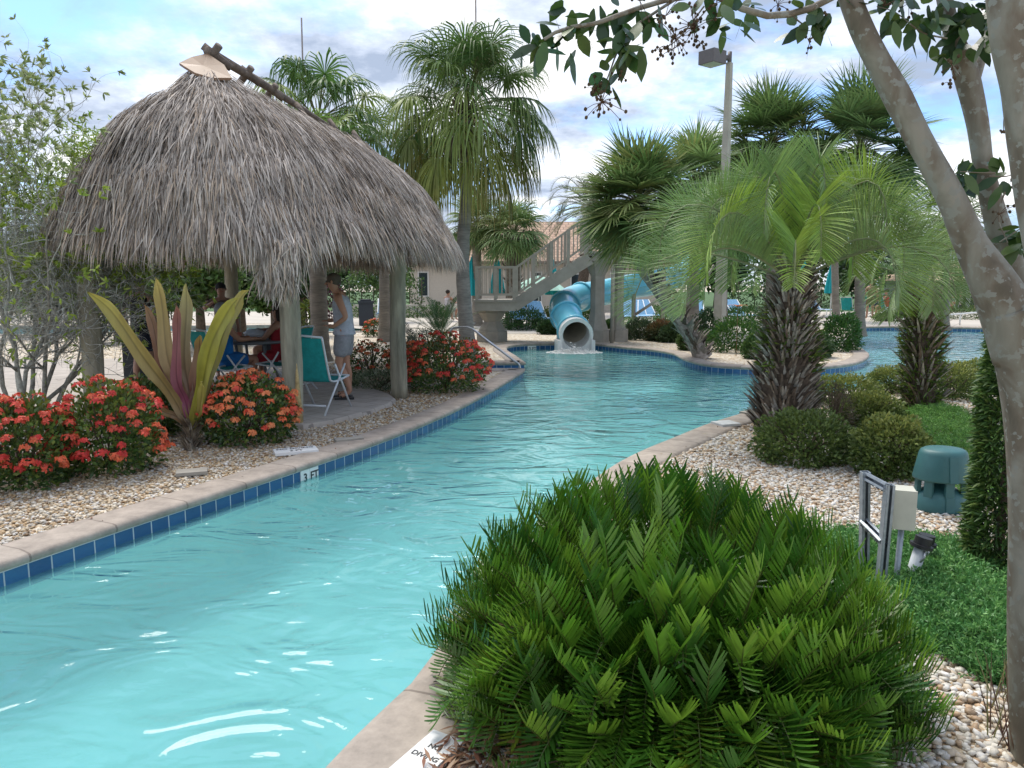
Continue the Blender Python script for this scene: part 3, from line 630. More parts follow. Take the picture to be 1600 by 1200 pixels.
fan_palm('short fan palm with a shaggy trunk behind the stair railing', 802, 470, 368, Y=29, r0=.3, n=60, pet=.85, r=1.05, cols=SAB, droop=.6, bt=120, trc=(.2, .17, .13))
fan_palm('full round cabbage palm left of the lamp post, its curved booted trunk leaning left', 1098, 560, 318, r0=.16, n=80, pet=.75, r=1.08, cols=SAB, droop=.22, e=(1.5, -1.0), lean=-100, bt=330, path=[(1075, 520), (1030, 455), (998, 400)], trc=(.30, .26, .22), nseg=44, wid=.024, dry=6)
fan_palm('second cabbage palm showing behind the curved one', 1085, 500, 285, Y=24, n=60, pet=.9, r=1.15, cols=SAB, droop=.25, e=(1.5, -.8), nseg=36, wid=.026)
fan_palm('cabbage palm just right of the lamp post', 1205, 500, 225, Y=25, n=80, pet=1.1, r=1.35, cols=SAB, droop=.22, e=(1.5, -.9), nseg=40, wid=.028)
fan_palm('dark full cabbage palm right of centre with a high crown', 1345, 495, 240, Y=24, n=90, pet=1.3, r=1.4, cols=[(.12, .20, .07), (.09, .165, .055), (.16, .24, .08)], droop=.22, e=(1.5, -.95), nseg=40, wid=.028)
fan_palm('cabbage palm low behind the feather palm fronds', 1130, 500, 330, Y=26, n=60, pet=.95, r=1.2, cols=SAB, droop=.3, e=(1.5, -.8), wid=.026, nseg=34)
fan_palm('bright green palm at far right beyond the second feather palm', 1478, 480, 345, Y=27, n=34, pet=1.1, r=1.1, cols=[(.13, .19, .04), (.09, .15, .03), (.17, .2, .04)], droop=.5, e=(1.4, -.5))

def feather_palm(name, label, b, top, n, Ln, cols, ll, lw, npair, bend, e0, e1, lift, tr_r=None, boots_n=0, ldroop=.35, rach=.016, azs=None, k=5, pw=1.3, ferns=0, frange=(0, 1), bl=.3, group=None, rk=(.30, .33, .18), tcol=((.42, .39, .34), (.30, .25, .20), (.52, .49, .44), (.22, .17, .13))):
    root = thing(name, label, 'palm tree', b, group); tr = MB(); r = tr_r or (.16, .2, .22, .14)
    path = catmull3([b, (b+top)/2, top], 30); tube(tr, path, np.interp(np.linspace(0, 1, 30), np.linspace(0, 1, len(r)), r)*.9, 14, (.10, .075, .055), rough=.1)
    if boots_n: boots(tr, [b, (b+top)/2, top], r, boots_n, bl, .019, [np.array(x) for x in tcol], .62)
    ob('trunk', tr, BARK, root)
    cr = MB()
    for i in range(n):
        f = (i+.5)/n; el = e0+(e1-e0)*f**.8+random.uniform(-.08, .08); a = i*2.39996+random.uniform(-.2, .2) if azs is None else azs[i % len(azs)]+random.uniform(-.12, .12)
        d = V(math.cos(a)*math.cos(el), math.sin(a)*math.cos(el), math.sin(el)); c_ = np.asarray(cols[random.randrange(len(cols))])
        frond(cr, top+d*.08, d, Ln*random.uniform(.85, 1.1), bend*random.uniform(.75, 1.2), npair, ll, lw, c_, lift*random.uniform(.7, 1.2), .75, ldroop, .16, rach, rk, k, pw=pw, taper=.55)
    ob('crown', cr, LEAF, root)
    if ferns:
        fe = MB(); m = ferns*22; t = RNG.uniform(*frange, m); a = RNG.uniform(0, 2*PI, m); t = np.clip(t+.06*np.sin(a*3), .02, .99); rr = np.interp(t, np.linspace(0, 1, len(r)), r)*RNG.uniform(.85, 1.25, m); dd = np.stack((np.cos(a), np.sin(a), np.zeros(m)), 1)
        leaves(fe, path[(t*28).astype(int)]+dd*rr[:, None], nrm(dd+V(0, 0, .9)+RNG.normal(0, .5, (m, 3))), rdir(m)+V(0, 0, 1), RNG.uniform(.07, .15, m), .010, pick([(.12, .20, .03), (.17, .23, .04), (.08, .14, .025)], m), .35, 4)
        ob('fern', fe, LEAF, root)
    return root
# pindo palm, the blue green one in the middle right
b = P(1222, 672, -.03); Y = b[1]
PIN = [(.20, .31, .10), (.16, .26, .08), (.24, .34, .13), (.24, .36, .06)]
feather_palm('pindo_palm', 'blue green feather palm with arching fronds and a shaggy booted trunk on the river bank', b, Q(1238, 440, Y), 34, 2.1, PIN, .56, .0055, 110, .95, 1.47, .34, 1.3, (.32, .35, .30, .24, .13), 1300, .16, .016, ferns=42, frange=(.5, .84), bl=.2, k=5, pw=1.9)
b2 = P(1440, 640, -.03); Y2 = b2[1]
feather_palm('pindo_palm', 'second smaller feather palm with a fern covered trunk, right of the first', b2, Q(1440, 455, Y2), 13, 1.2, PIN, .38, .006, 64, 1.0, 1.42, .42, 1.0, (.17, .21, .20, .14), 330, .4, .014, ferns=90, frange=(.0, .9), bl=.28)
b3 = Q(905, 470, 40); b3[2] = 0
feather_palm('date_palm', 'distant spiky date palm against the sky left of the cabbage palms', b3, Q(925, 325, 40), 44, 2.9, [(.09, .12, .07), (.07, .10, .06), (.13, .13, .08)], .5, .02, 36, .7, 1.4, -.3, .3, (.3, .3, .3), 0, .1, .03, k=3)
b4 = Q(1310, 470, 38); b4[2] = 0
fan_palm('distant palm trunk and crown between the two feather palms', 1308, 470, 300, Y=34, n=30, pet=1.1, r=1.1, cols=SAB, droop=.5, e=(1.3, -.7), lean=-6)
fan_palm('palm behind the hut whose grey trunk shows between the poles', 500, 545, 240, Y=16.6, r0=.2, n=18, pet=.9, r=1.0, droop=.8, e=(1.2, -.4), lean=-8, dry=0)
b5 = P(688, 540, -.03)
feather_palm('cycad', 'dark green cycad with stiff upright fronds beside the tallest palm trunk', b5, b5+V(0, 0, .25), 22, 1.15, [(.035, .09, .03), (.05, .11, .035)], .2, .007, 40, .35, 1.4, .35, .35, (.12, .12), 0, .05, .008, k=3)
b6 = P(645, 572, -.03)
feather_palm('cycad', 'grey green young cycad between hut pole and red shrub', b6, b6+V(0, 0, .2), 14, .62, [(.10, .12, .09), (.07, .09, .07)], .14, .007, 26, .5, 1.45, .5, .35, (.09, .09), 0, .05, .008, k=3)

# ============================================================ COONTIE, the big foreground mound
def coontie():
    c = V(.66, 3.02, -.02); root = thing('coontie_shrub', 'huge glossy dark green fern-like mound filling the foreground', 'shrub', c)
    cr = MB(); G = [(.055, .16, .014), (.035, .115, .012), (.09, .215, .018), (.14, .27, .025)]; YL = (.20, .24, .02)
    n = 640
    for i in range(n):
        f = (i+.5)/n; el = math.asin(min(1, .02+.98*(1-f)**.9)); a = i*2.39996+random.uniform(-.3, .3)
        inner = random.random() < .18
        s0 = random.uniform(0, .42); ca, sa = math.cos(a), math.sin(a)
        base = c+V(ca*s0*.95*(1-f*.3), sa*s0*.95, .02)
        Rr = 1.06; tgt = c+V(ca*math.cos(el)*Rr, sa*math.cos(el)*Rr, math.sin(el)*.75+.05)
        v = tgt-base; Ln = np.linalg.norm(v)*random.uniform(.86, 1.12)*(.8 if inner else 1); d = nrm(v+V(0, 0, .55*Ln*math.cos(el)))
        col = np.array(G[RNG.choice(4, p=(.35, .3, .22, .13))])
        if random.random() < .3: col = col*.6+np.array((.11, .19, .02))*.4
        if f > .6 and random.random() < .16: col = col*.35+np.array(YL)*.65
        if f > .8 and random.random() < .05: col = np.array((.22, .13, .05))
        frond(cr, base, d, Ln, .55+.25*random.random(), int(36*min(1, Ln/.9)), .122, .0046, col, (1.5 if el > .35 else .45)*random.uniform(.7, 1.2), .7, -.12, .42, .0055, (.10, .13, .03), 4, prof=((0, .42, .55, .85, 1), (.8, .8, 1, .95, .5)), rnd=.10, tw=.5)
    # short upright young tufts through the surface
    for i in range(420):
        el = math.asin(random.random()**.8); a = random.uniform(0, 2*PI); p = c+V(math.cos(a)*math.cos(el)*.86, math.sin(a)*math.cos(el)*.86, math.sin(el)*.68)
        d = nrm(V(math.cos(a)*math.cos(el), math.sin(a)*math.cos(el), math.sin(el)+.7)+RNG.normal(0, .25, 3))
        frond(cr, p, d, random.uniform(.14, .24), .15, 11, .11, .0048, np.array(G[random.randrange(1, 4)]), .9, 1.1, -.12, .12, .004, (.10, .13, .03), 4, prof=((0, 1), (1, .75)), rnd=.12, tw=.5)
    ob('fronds', cr, GLOSSLEAF, root)
    st = MB()
    for i in range(40):
        a = random.uniform(0, 2*PI); q = random.uniform(.2, .8); tube(st, [c, c+V(math.cos(a)*q*.5, math.sin(a)*q*.5, .3), c+V(math.cos(a)*q, math.sin(a)*q, .45)], (.012, .008, .004), 5, (.10, .08, .04))
    ob('stem', st, BARK, root)
coontie()
# dry leaf litter beneath
lt = MB(); m = 1500; p = np.stack((RNG.normal(-.28, .16, m), RNG.uniform(2.1, 3.4, m), RNG.uniform(-.02, .05, m)), 1); p[:, 0] += (p[:, 1]-2.6)*-.1
k_ = (~poly_in(p, LOOP)) & (poly_dist(p, LOOP) > .33); p = p[k_]; m = len(p); d = rdir(m); d[:, 2] *= .3
leaves(lt, p, d, np.tile((0, 0, 1.), (m, 1)), .07, .007, pick([(.22, .09, .05), (.30, .16, .09), (.14, .07, .04), (.38, .25, .15)], m), .1, 3)
tag(ob('leaf_litter', lt, LEAF), 'reddish brown dead leaflets on the mulch beside the kerb', None, None, 'stuff')
mulch((.32, 2.6), .5, .7)

# ============================================================ SHRUBS
BOX = [(.11, .17, .04), (.15, .21, .05), (.07, .12, .03)]
def px_shrub(name, label, cx, by, w, h, cols, z=-.03, depth=.9, **k):
    b = P(cx, by, z); rx = w/2/FPX*b[1]; ht = h/FPX*b[1]*1.02; c = b+V(0, rx*depth*.8, 0); f = c[1]/b[1]
    return shrub(name, label, 'shrub', V(b[0]*f, c[1], z), rx*f, rx*f*depth, ht*f, cols, **k)
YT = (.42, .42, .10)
gB = 'clipped shrubs on the right bank'
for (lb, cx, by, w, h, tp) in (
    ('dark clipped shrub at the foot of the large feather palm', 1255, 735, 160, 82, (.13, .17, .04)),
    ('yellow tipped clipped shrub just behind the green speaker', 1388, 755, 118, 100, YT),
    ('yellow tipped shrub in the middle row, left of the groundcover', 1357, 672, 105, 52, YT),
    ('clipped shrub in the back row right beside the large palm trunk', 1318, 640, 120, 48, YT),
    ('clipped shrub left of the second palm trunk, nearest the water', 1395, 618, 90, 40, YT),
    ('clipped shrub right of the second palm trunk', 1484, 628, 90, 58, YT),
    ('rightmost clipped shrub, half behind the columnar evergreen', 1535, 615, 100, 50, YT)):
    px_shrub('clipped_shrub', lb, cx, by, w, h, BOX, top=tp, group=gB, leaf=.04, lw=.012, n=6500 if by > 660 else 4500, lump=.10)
px_shrub('twiggy_shrub', 'sparse brown twiggy shrub right of the large palm trunk', 1300, 680, 70, 78, [(.13, .10, .06), (.09, .08, .05)], leaf=.05, lw=.004, n=1500)
IXF = [(.66, .085, .045), (.72, .15, .06), (.60, .045, .035)]; IXO = [(.80, .17, .06), (.78, .25, .09), (.74, .09, .05)]
IX = [(.045, .10, .024), (.07, .14, .03), (.15, .20, .04)]
gI = 'red flowering ixora bushes'
for (lb, cx, by, w, h, fc, fn, top) in (
    ('red flowering bush cut by the left edge of the photo', 35, 775, 165, 140, IXF, 70, (.14, .16, .03)),
    ('largest red flowering bush, second from the left edge', 172, 752, 165, 142, IXF, 85, (.16, .18, .03)),
    ('red flowering bush behind the broad leaved plant, left side', 230, 690, 130, 88, IXF, 40, (.10, .14, .03)),
    ('orange red flowering bush at the foot of the front hut pole', 388, 702, 155, 106, IXO, 85, (.12, .16, .03)),
    ('bright red bush beside the handrail at the river bend', 697, 618, 128, 88, IXF, 120, (.16, .10, .03)),
    ('orange flowering hedge bush behind the standing man', 578, 590, 90, 52, IXO, 26, (.16, .10, .03)),
    ('orange flowering bush right of the second hut pole', 650, 598, 95, 56, IXO, 60, (.2, .10, .03)),
    ('small round orange bush on the far gravel bed', 584, 527, 36, 27, IXO, 26, (.14, .12, .03)),
    ('small red bush next to the small round orange bush', 612, 524, 24, 24, IXF, 16, (.14, .12, .03))):
    px_shrub('ixora_bush', lb, cx, by, w, h, IX, top=top, group=gI, leaf=.055 if by > 600 else .05, lw=.015, n=3800 if w > 100 else 1500, flowers=fc, fn=int(fn*1.6), lump=.12, m=GLOSSLEAF, fsize=.056)
px_shrub('low_shrub', 'low variegated silver green shrub under the orange hedge', 590, 613, 110, 28, [(.16, .21, .11), (.09, .13, .06), (.28, .32, .2)], leaf=.035, lw=.012, n=2600)
px_shrub('low_shrub', 'low dark shrub at the base of the cycad', 672, 548, 70, 32, [(.03, .07, .025), (.04, .09, .03)], leaf=.04, lw=.014, n=1500)
for m_c in ((-4.9, 7.0, 1.1, .5), (-3.9, 6.9, .6, .35), (-3.1, 8.1, .7, .3), (-1.35, 13.4, .9, .7)): mulch(m_c[:2], m_c[2], m_c[3])
gF = 'shrubs on the far bank'
for (nm, lb, cx, by, w, h, cl, tp) in (
    ('far_shrub', 'dark mound shrub right of the slide landing pedestal', 818, 517, 72, 34, [(.03, .085, .02), (.045, .11, .025)], None),
    ('far_shrub', 'small dark shrub left of the slide mouth', 858, 523, 36, 22, [(.03, .07, .02)], None),
    ('far_shrub', 'yellow green grassy tuft between landing and slide', 845, 512, 36, 30, [(.13, .16, .03), (.09, .13, .03)], None),
    ('far_shrub', 'mound shrub glimpsed under the slide tube', 915, 508, 50, 26, [(.05, .10, .02)], None),
    ('far_shrub', 'grey green shrub just right of the slide column', 1000, 532, 60, 30, [(.05, .09, .04), (.08, .11, .05)], None),
    ('far_shrub', 'brownish flowering shrub next on the bank', 1035, 534, 56, 30, [(.08, .08, .03), (.05, .08, .03)], (.3, .12, .04)),
    ('far_shrub', 'small shrub left of the curved palm foot', 1052, 536, 46, 26, [(.05, .09, .03)], None),
    ('far_shrub', 'bright green mound behind the bank shrubs', 1010, 502, 90, 24, [(.05, .13, .02), (.08, .16, .03)], None),
    ('far_shrub', 'dark leafy shrub left of the lamp post', 1108, 536, 56, 48, [(.035, .08, .03), (.06, .11, .04)], None),
    ('far_shrub', 'large bright mound shrub left of the big palm', 1150, 552, 96, 52, [(.04, .12, .02), (.07, .15, .025)], None),
    ('far_shrub', 'mound shrub behind the lamp post', 1160, 510, 80, 28, [(.05, .12, .02)], None),
    ('far_shrub', 'mound shrub at the right tip of the island', 1312, 550, 62, 58, [(.035, .11, .02), (.06, .14, .025)], None),
    ('far_shrub', 'leafy shrub at the foot of the curved palm, nearest the water', 1080, 548, 44, 30, [(.06, .12, .03), (.10, .15, .04)], None),
    ('far_shrub', 'green shrub left of the big palm trunk, close to the kerb', 1188, 562, 56, 40, [(.05, .12, .03), (.09, .16, .035)], None),
    ('far_shrub', 'small green shrub between the two slide columns', 952, 520, 26, 18, [(.06, .12, .03)], None),
    ('far_shrub', 'green mound in front of the blue loungers', 1062, 512, 90, 30, [(.06, .14, .03), (.09, .17, .03)], None),
    ('far_shrub', 'low shrub on the island left of the tip', 1270, 560, 60, 40, [(.05, .10, .03)], None),
    ('far_shrub', 'low tuft beyond the pool near the far people', 1330, 506, 30, 15, [(.09, .13, .03)], None),
    ('far_shrub', 'low grassy hedge across the far pool deck', 1395, 503, 60, 14, [(.07, .11, .03)], None),
    ('far_shrub', 'long low hedge beyond the far pool handrail', 1510, 500, 110, 18, [(.07, .11, .03)], None)):
    px_shrub(nm, lb, cx, by, w, h, cl, top=tp, group=gF, leaf=.09, lw=.02, n=2600, lump=.16, twigs=False, depth=.8)
# spiky bromeliad with orange flower on the island
bb = P(1150, 556, -.03); t_ = thing('bromeliad', 'spiky plant with an orange flower star on the island', 'plant', bb); mb = MB()
for i in range(10):
    a = i*2.4; fr = np.array([bb+V(0, 0, 1.15)+V(math.cos(a)*.26*s, math.sin(a)*.26*s, .16*s-.14*s*s) for s in np.linspace(0, 1, 4)]); ribbons(mb, fr[None], np.array((.02, .03, .02, .004)), V(-math.sin(a), math.cos(a), 0)[None], (.5, .16, .05))
ob('flower', mb, LEAF, t_); mb = MB(); tube(mb, [bb, bb+V(0, 0, 1.15)], .008, 5, (.16, .10, .05)); ob('stalk', mb, BARK, t_)

# columnar evergreen on the right
b = P(1582, 908, -.03); c = V(b[0]+.01, b[1]+.16, -.03); t_ = thing('columnar_evergreen', 'tall narrow dark evergreen column with strap leaves behind the foreground trunk', 'shrub', c)
mb = MB(); n = 11000; z = RNG.uniform(0, 1.42, n); a = RNG.uniform(0, 2*PI, n); rr = .175*(1-.12*z)*RNG.uniform(.4, 1, n)**.5*(1+.10*np.sin(z*9+a*2)); p = c+np.stack((np.cos(a)*rr, np.sin(a)*rr, z+.02), 1)
d = nrm(np.stack((np.cos(a), np.sin(a), RNG.uniform(-.1, 1.3, n)), 1)+RNG.normal(0, .35, (n, 3))); leaves(mb, p, d, rdir(n)+V(0, 0, 1), RNG.uniform(.04, .085, n), .007, pick([(.08, .15, .03), (.05, .11, .025), (.15, .22, .05)], n, (.45, .4, .15)), .25, 4)
ob('foliage', mb, LEAF, t_); mb = MB(); tube(mb, [c, c+V(0, 0, 1.35)], (.03, .012), 7, (.14, .11, .08)); ob('stem', mb, BARK, t_)

# juniper groundcover (stuff)
def groundcover(name, label, regs, n, cols, hl=.09, excl=()):
    mb = MB(); poly = np.array([P(x, y)[:2] for x, y in regs]); lo, hi = poly.min(0), poly.max(0)
    p = np.stack((RNG.uniform(lo[0], hi[0], n*3), RNG.uniform(lo[1], hi[1], n*3)), 1); p = p[poly_in(p, poly)][:n]
    ed = poly_dist(p, poly); kz = np.clip(ed/.22, .12, 1); n = len(p)
    hgt = np.array([noise.noise(Vector((x*3.2, y*3.2, 0)))*.5+.62 for x, y in p])*kz*hl
    base = np.stack((p[:, 0], p[:, 1], hgt-.03), 1); a = RNG.uniform(0, 2*PI, n); d = nrm(np.stack((np.cos(a), np.sin(a), RNG.uniform(.3, 1.5, n)), 1))
    col = pick(cols, n, None, .2); m = 10; Ls = RNG.uniform(.05, .13, n)
    for j in range(m):
        t = j/m; q = base+d*(Ls*t)[:, None]; dd = nrm(d*1.0+rdir(n)*.75); leaves(mb, q, dd, rdir(n), .026, .0042, col*(.85+.35*t), .1, 3)
    return tag(ob(name, mb, LEAF), label, None, None, 'stuff')
JC = [(.07, .20, .05), (.10, .25, .07), (.16, .33, .09)]
groundcover('juniper_groundcover', 'feathery green groundcover in front of the right trunk', [(1375, 905), (1440, 862), (1530, 868), (1600, 900), (1640, 1010), (1640, 1085), (1540, 1060), (1480, 1022), (1420, 1005), (1370, 960)], 8000, JC, .085)
groundcover('juniper_groundcover', 'feathery groundcover around the steel posts', [(1255, 845), (1310, 828), (1400, 835), (1530, 850), (1540, 905), (1400, 930), (1290, 900)], 4200, JC, .06)
groundcover('juniper_groundcover', 'feathery green carpet behind the green speaker', [(1405, 650), (1440, 632), (1500, 640), (1560, 680), (1580, 780), (1510, 790), (1470, 740), (1420, 690)], 6500, [(.15, .31, .06), (.11, .25, .055), (.20, .37, .08)], .12)
mb = MB(); 
for i in range(26):
    bs = P(random.uniform(1540, 1590), random.uniform(1080, 1200), -.03); a = random.uniform(0, 6.3); tp = bs+V(math.cos(a)*.07, math.sin(a)*.07, random.uniform(.1, .34)); pts = np.linspace(bs, tp, 4)[None]; ribbons(mb, pts, np.array((.003, .003, .002, .0006)), V(1, 0, 0)[None], random.choice([(.14, .09, .06), (.2, .2, .08), (.10, .05, .04)]))
tag(ob('dry_weeds', mb, LEAF), 'thin dry weeds in the gravel beside the right trunk', None, None, 'stuff')

# ============================================================ SLIDE AND STAIR TOWER
def ring(mb, c, ax, r0, r1, w, n=28, col=(.5, .5, .5)):
    """flat collar: outer radius r1, inner r0, width w along ax"""
    ax = nrm(np.asarray(ax, float)); u = nrm(np.cross(ax, (0, 0, 1.))); v = np.cross(u, ax); a = np.linspace(0, 2*PI, n, endpoint=False)
    rr = []; 
    for r, o_ in ((r0, -w/2), (r1, -w/2), (r1, w/2), (r0, w/2)): rr.append(c+ax*o_+np.outer(np.cos(a)*r, u)+np.outer(np.sin(a)*r, v))
    q = [(i*n+j, i*n+(j+1) % n, ((i+1) % 4)*n+(j+1) % n, ((i+1) % 4)*n+j) for i in range(4) for j in range(n)]
    mb.add(np.concatenate(rr), q, None, col)
LIN = mat('tan_lining', (.50, .44, .35), .4, var=.15, vscale=3)
def slide():
    pp = [(898, 521, 20.45), (892, 507, 21.0), (884, 493, 21.6), (882, 480, 22.3), (892, 469, 23.0), (915, 462, 23.7), (948, 456, 24.3), (985, 448, 25), (1025, 441, 26), (1060, 430, 27.5), (1082, 412, 29), (1068, 394, 30), (1035, 382, 28.5), (1005, 376, 26.5), (985, 374, 25)]
    path = catmull3([Q(*p) for p in pp], 110); root = thing('water_slide', 'curling blue tube slide with its mouth at the water', 'water slide', V(path[0][0], path[0][1], 0))
    T = nrm(np.gradient(path, axis=0)); r = .41
    def seg(i0, i1, nm='tube'):
        mb = MB(); tube(mb, path[i0:i1+1], r, 28, cap=False); pass
        s_ = ob(nm, mb, FIBRE, root); il = MB(); tube(il, path[i0:i1+1][::-1], r-.035, 28, cap=False); ob('lining', il, LIN, s_); f = MB(); ring(f, path[i0+1], T[i0+1], r-.01, r+.055, .07); ob('flange', f, FIBRE, s_)
        for sg in (-1, 1):
            h = MB(); s = nrm(np.cross(T[i0], (0, 0, 1.)))*sg; tube(h, path[i0:i1+1]+s*(r+.01), .035, 6); ob('seam', h, FIBRE, s_)
    for i0, i1 in ((2, 14), (14, 24), (24, 36), (36, 50), (50, 64), (64, 80), (80, 94), (94, 109)): seg(i0, i1)
    mo = MB(); c = path[0]; t = nrm(T[0]*V(1, 1, .4)); tube(mo, [c-t*.22, c, path[3]], (r+.05, r+.03, r+.012), 30, cap=False); tube(mo, [path[3], c, c-t*.22], (r-.05, r-.05, r-.04), 30, cap=False)
    ring(mo, c-t*.22, t, r-.045, r+.055, .02)
    s = nrm(np.cross(t, (0, 0, 1.)))
    up = np.cross(s, t); up = up if up[2] > 0 else -up; aa = np.linspace(R(-205), R(25), 26); rows = []
    for off, fl_, zz_ in ((-.22, 1.06, None), (-.26, 1.16, -.45), (.42, 1.16, -.45), (.30, 1.05, None)):
        row = []
        for a in aa:
            p_ = c+t*off+s*math.cos(a)*r*fl_+up*math.sin(a)*r*fl_
            if zz_ is not None: p_[2] = zz_; p_ = p_+s*math.cos(a)*.05*r
            row.append(p_)
        rows.append(row)
    m26 = 26; mo.add(np.array(rows).reshape(-1, 3), [(i*m26+j, i*m26+j+1, (i+1)*m26+j+1, (i+1)*m26+j) for i in (0, 2) for j in range(m26-1)]+[(k*m26+j, k*m26+j, k*m26+j, k*m26+j) for k in () for j in ()])
    for sg in (-1, 1):
        a = c-t*.0+s*sg*r*1.10; box(mo, V(a[0], a[1], -.22), (.10, .62, .72), math.atan2(s[1], s[0]))
    ob('mouth', mo, WHITEP, root, smooth=False)
    for (px, Y, zt) in ((1036, 24.9, 2.0), (990, 24.6, 1.3), (1075, 27.8, 2.4)):
        sp = MB(); q = Q(px, 480, Y); tube(sp, [V(q[0], q[1], -.03), V(q[0], q[1], zt)], .07, 8); tube(sp, [V(q[0], q[1], .6), V(q[0]+.9, q[1], zt-.1)], .05, 6); ob('support', sp, CONC, root)
slide()
# splash where the slide runs out
mb = MB(); c = Q(898, 540, 19.7); n = 1500; a = RNG.uniform(0, 2*PI, n); rr = RNG.uniform(0, 1, n)**.8; p = np.stack((c[0]+np.cos(a)*rr*.75, c[1]+.15+np.sin(a)*rr*.45, WZ+.01+RNG.exponential(.05, n)*(1-rr)), 1); s = RNG.uniform(.008, .03, n)
v = ICV[None]*s[:, None, None]*V(1, 1, .5)+p[:, None, :]; mb.add(v.reshape(-1, 3), None, (ICT[None]+(np.arange(n)*len(ICV))[:, None, None]).reshape(-1, 3), (.85, .9, .92)); tag(ob('water_splash', mb, WHITEP), 'white foam where the slide empties into the river', None, None, 'stuff')

def stairs():
    Yl, Yp = 21.4, 22.2; root = thing('stair_tower', 'beige concrete staircase with slatted railings leading up to the slide', 'staircase', P(772, 524, -.03))
    def q(px, py, Y=Yl): return Q(px, py, Y)
    ld = MB(); a, b = q(742, 472), q(806, 486); D = 1.5
    box(ld, ((a[0]+b[0])/2, Yl+D/2, (a[2]+b[2])/2), (b[0]-a[0], D, a[2]-b[2])); box(ld, ((a[0]+b[0])/2, Yl+D/2, a[2]+.035), (b[0]-a[0]+.08, D+.08, .06)); ob('landing', ld, CONC, root, smooth=False)
    pd = MB(); c = P(772, 524, -.03); zt = b[2]; cx = c[0]; cy = Yl+.7
    lathe(pd, [(.0, -.03), (.48, -.03), (.48, .27), (.0, .27)], (cx, cy, 0), 8, rz=R(22.5)); lathe(pd, [(.42, .272), (.40, .34), (.26, .55), (.26, zt-.32), (.42, zt-.08), (.42, zt)], (cx, cy, 0), 8, rz=R(22.5)); ob('pedestal', pd, CONC, root, smooth=False)
    # stringers, steps
    s0 = V(b[0]-.05, 0, a[2]-.05); e = q(918, 401, Yp); s1 = V(e[0], 0, e[2]-.02)
    for y in (Yl+.06, Yl+D-.1):
        m = MB(); beam(m, s0+V(0, y, -.05), s1+V(0, y+.4*0, -.05), .1, .34); ob('stringer', m, CONC, root, smooth=False)
    st = MB(); ns = 12
    for i in range(ns):
        f = (i+.5)/ns; p = s0*(1-f)+s1*f; box(st, (p[0], Yl+D/2, p[2]+.05), (.3, D-.2, .05))
    ob('step', st, CONC, root, smooth=False)
    # platform
    pf = MB(); pa, pb = q(914, 396, Yp-.6), q(992, 408, Yp-.6); box(pf, ((pa[0]+pb[0])/2, Yp+.1, (pa[2]+pb[2])/2), (pb[0]-pa[0], 1.6, pa[2]-pb[2])); box(pf, ((pa[0]+pb[0])/2, Yp+.1, pa[2]+.03), (pb[0]-pa[0]+.1, 1.7, .06)); ob('platform', pf, CONC, root, smooth=False)
    for px, r, y in ((933, .21, Yp-.35), (966, .15, Yp-.1)):
        c = Q(px, 500, y); m = MB(); zt = pb[2]-.002; lathe(m, [(.0, -.03), (.36 if r > .2 else .30, -.03), (.36 if r > .2 else .30, .32), (0, .32)], (c[0], y, 0), 8, rz=R(22.5)); lathe(m, [(r*1.6, .323), (r*1.25, .55), (r, .85), (r, zt-.42), (r*1.75, zt-.05), (r*1.75, zt)], (c[0], y, 0), 8, rz=R(22.5)); ob('column', m, CONC, root, smooth=False)
    m = MB(); c = Q(956, 528, Yp-.8); tube(m, [V(c[0], Yp-.8, -.03), V(c[0], Yp-.8, pa[2])], .055, 8); ob('post', m, CONC, root)
    RC = mat('railing_paint', (.34, .31, .255), .7, var=.1)
    def rail(p0, p1, h, nb, npost=2):
        m = MB(); up = V(0, 0, 1)
        beam(m, p0+up*h, p1+up*h, .07, .05); beam(m, p0+up*.14, p1+up*.14, .05, .04)
        for i in range(nb+1):
            f = i/nb; p = p0*(1-f)+p1*f; beam(m, p+up*.14, p+up*h, .026, .026, up=(0, 1, 0))
        for i in range(npost+1):
            f = i/npost; p = p0*(1-f)+p1*f; beam(m, p-up*.15, p+up*(h+.02), .085, .085, up=(0, 1, 0))
        ob('railing', m, RC, root, smooth=False)
    az = a[2]+.06; H = .92
    rail(V(a[0]+.05, Yl+.05, az), V(b[0]-.05, Yl+.05, az), H, 9); rail(V(a[0]+.05, Yl+D-.05, az), V(b[0]-.05, Yl+D-.05, az), H, 9); rail(V(a[0]+.05, Yl+.1, az), V(a[0]+.05, Yl+D-.1, az), H, 8, 1)
    u0 = V(b[0]+.02, 0, az); u1 = V(pa[0], 0, pa[2]+.06)
    rail(u0+V(0, Yl+.06, 0), u1+V(0, Yl+.06, 0), H, 17, 4); rail(u0+V(0, Yl+D-.1, 0), u1+V(0, Yl+D-.1, 0), H, 17, 4)
    rail(V(pa[0]+.05, Yp-.65, pa[2]+.06), V(pb[0]-.05, Yp-.65, pa[2]+.06), H, 11, 2); rail(V(pa[0]+.05, Yp+.85, pa[2]+.06), V(pb[0]-.05, Yp+.85, pa[2]+.06), H, 11, 2)
stairs()

# ============================================================ METALWORK, LAMP, SPEAKER, BOXES
hr = MB(); pts = [Q(703, 548, 15.5), Q(703, 525, 15.5), Q(705, 516, 15.45), Q(713, 512, 15.4), Q(735, 513, 15.3), Q(760, 531, 15.2), Q(800, 561, 15.1), Q(811, 570, 15.1), Q(812, 582, 15.1)]
tube(hr, catmull3(pts, 60), .024, 10); t_ = thing('handrail', 'bent white steel handrail leading down into the river', 'handrail', pts[0]); ob('rail', hr, METAL, t_)
fl = MB(); lathe(fl, [(0, -.03), (.05, -.03), (.045, .0), (.02, .005)], (pts[0][0], pts[0][1], 0), 14); ob('base_plate', fl, METAL, t_)

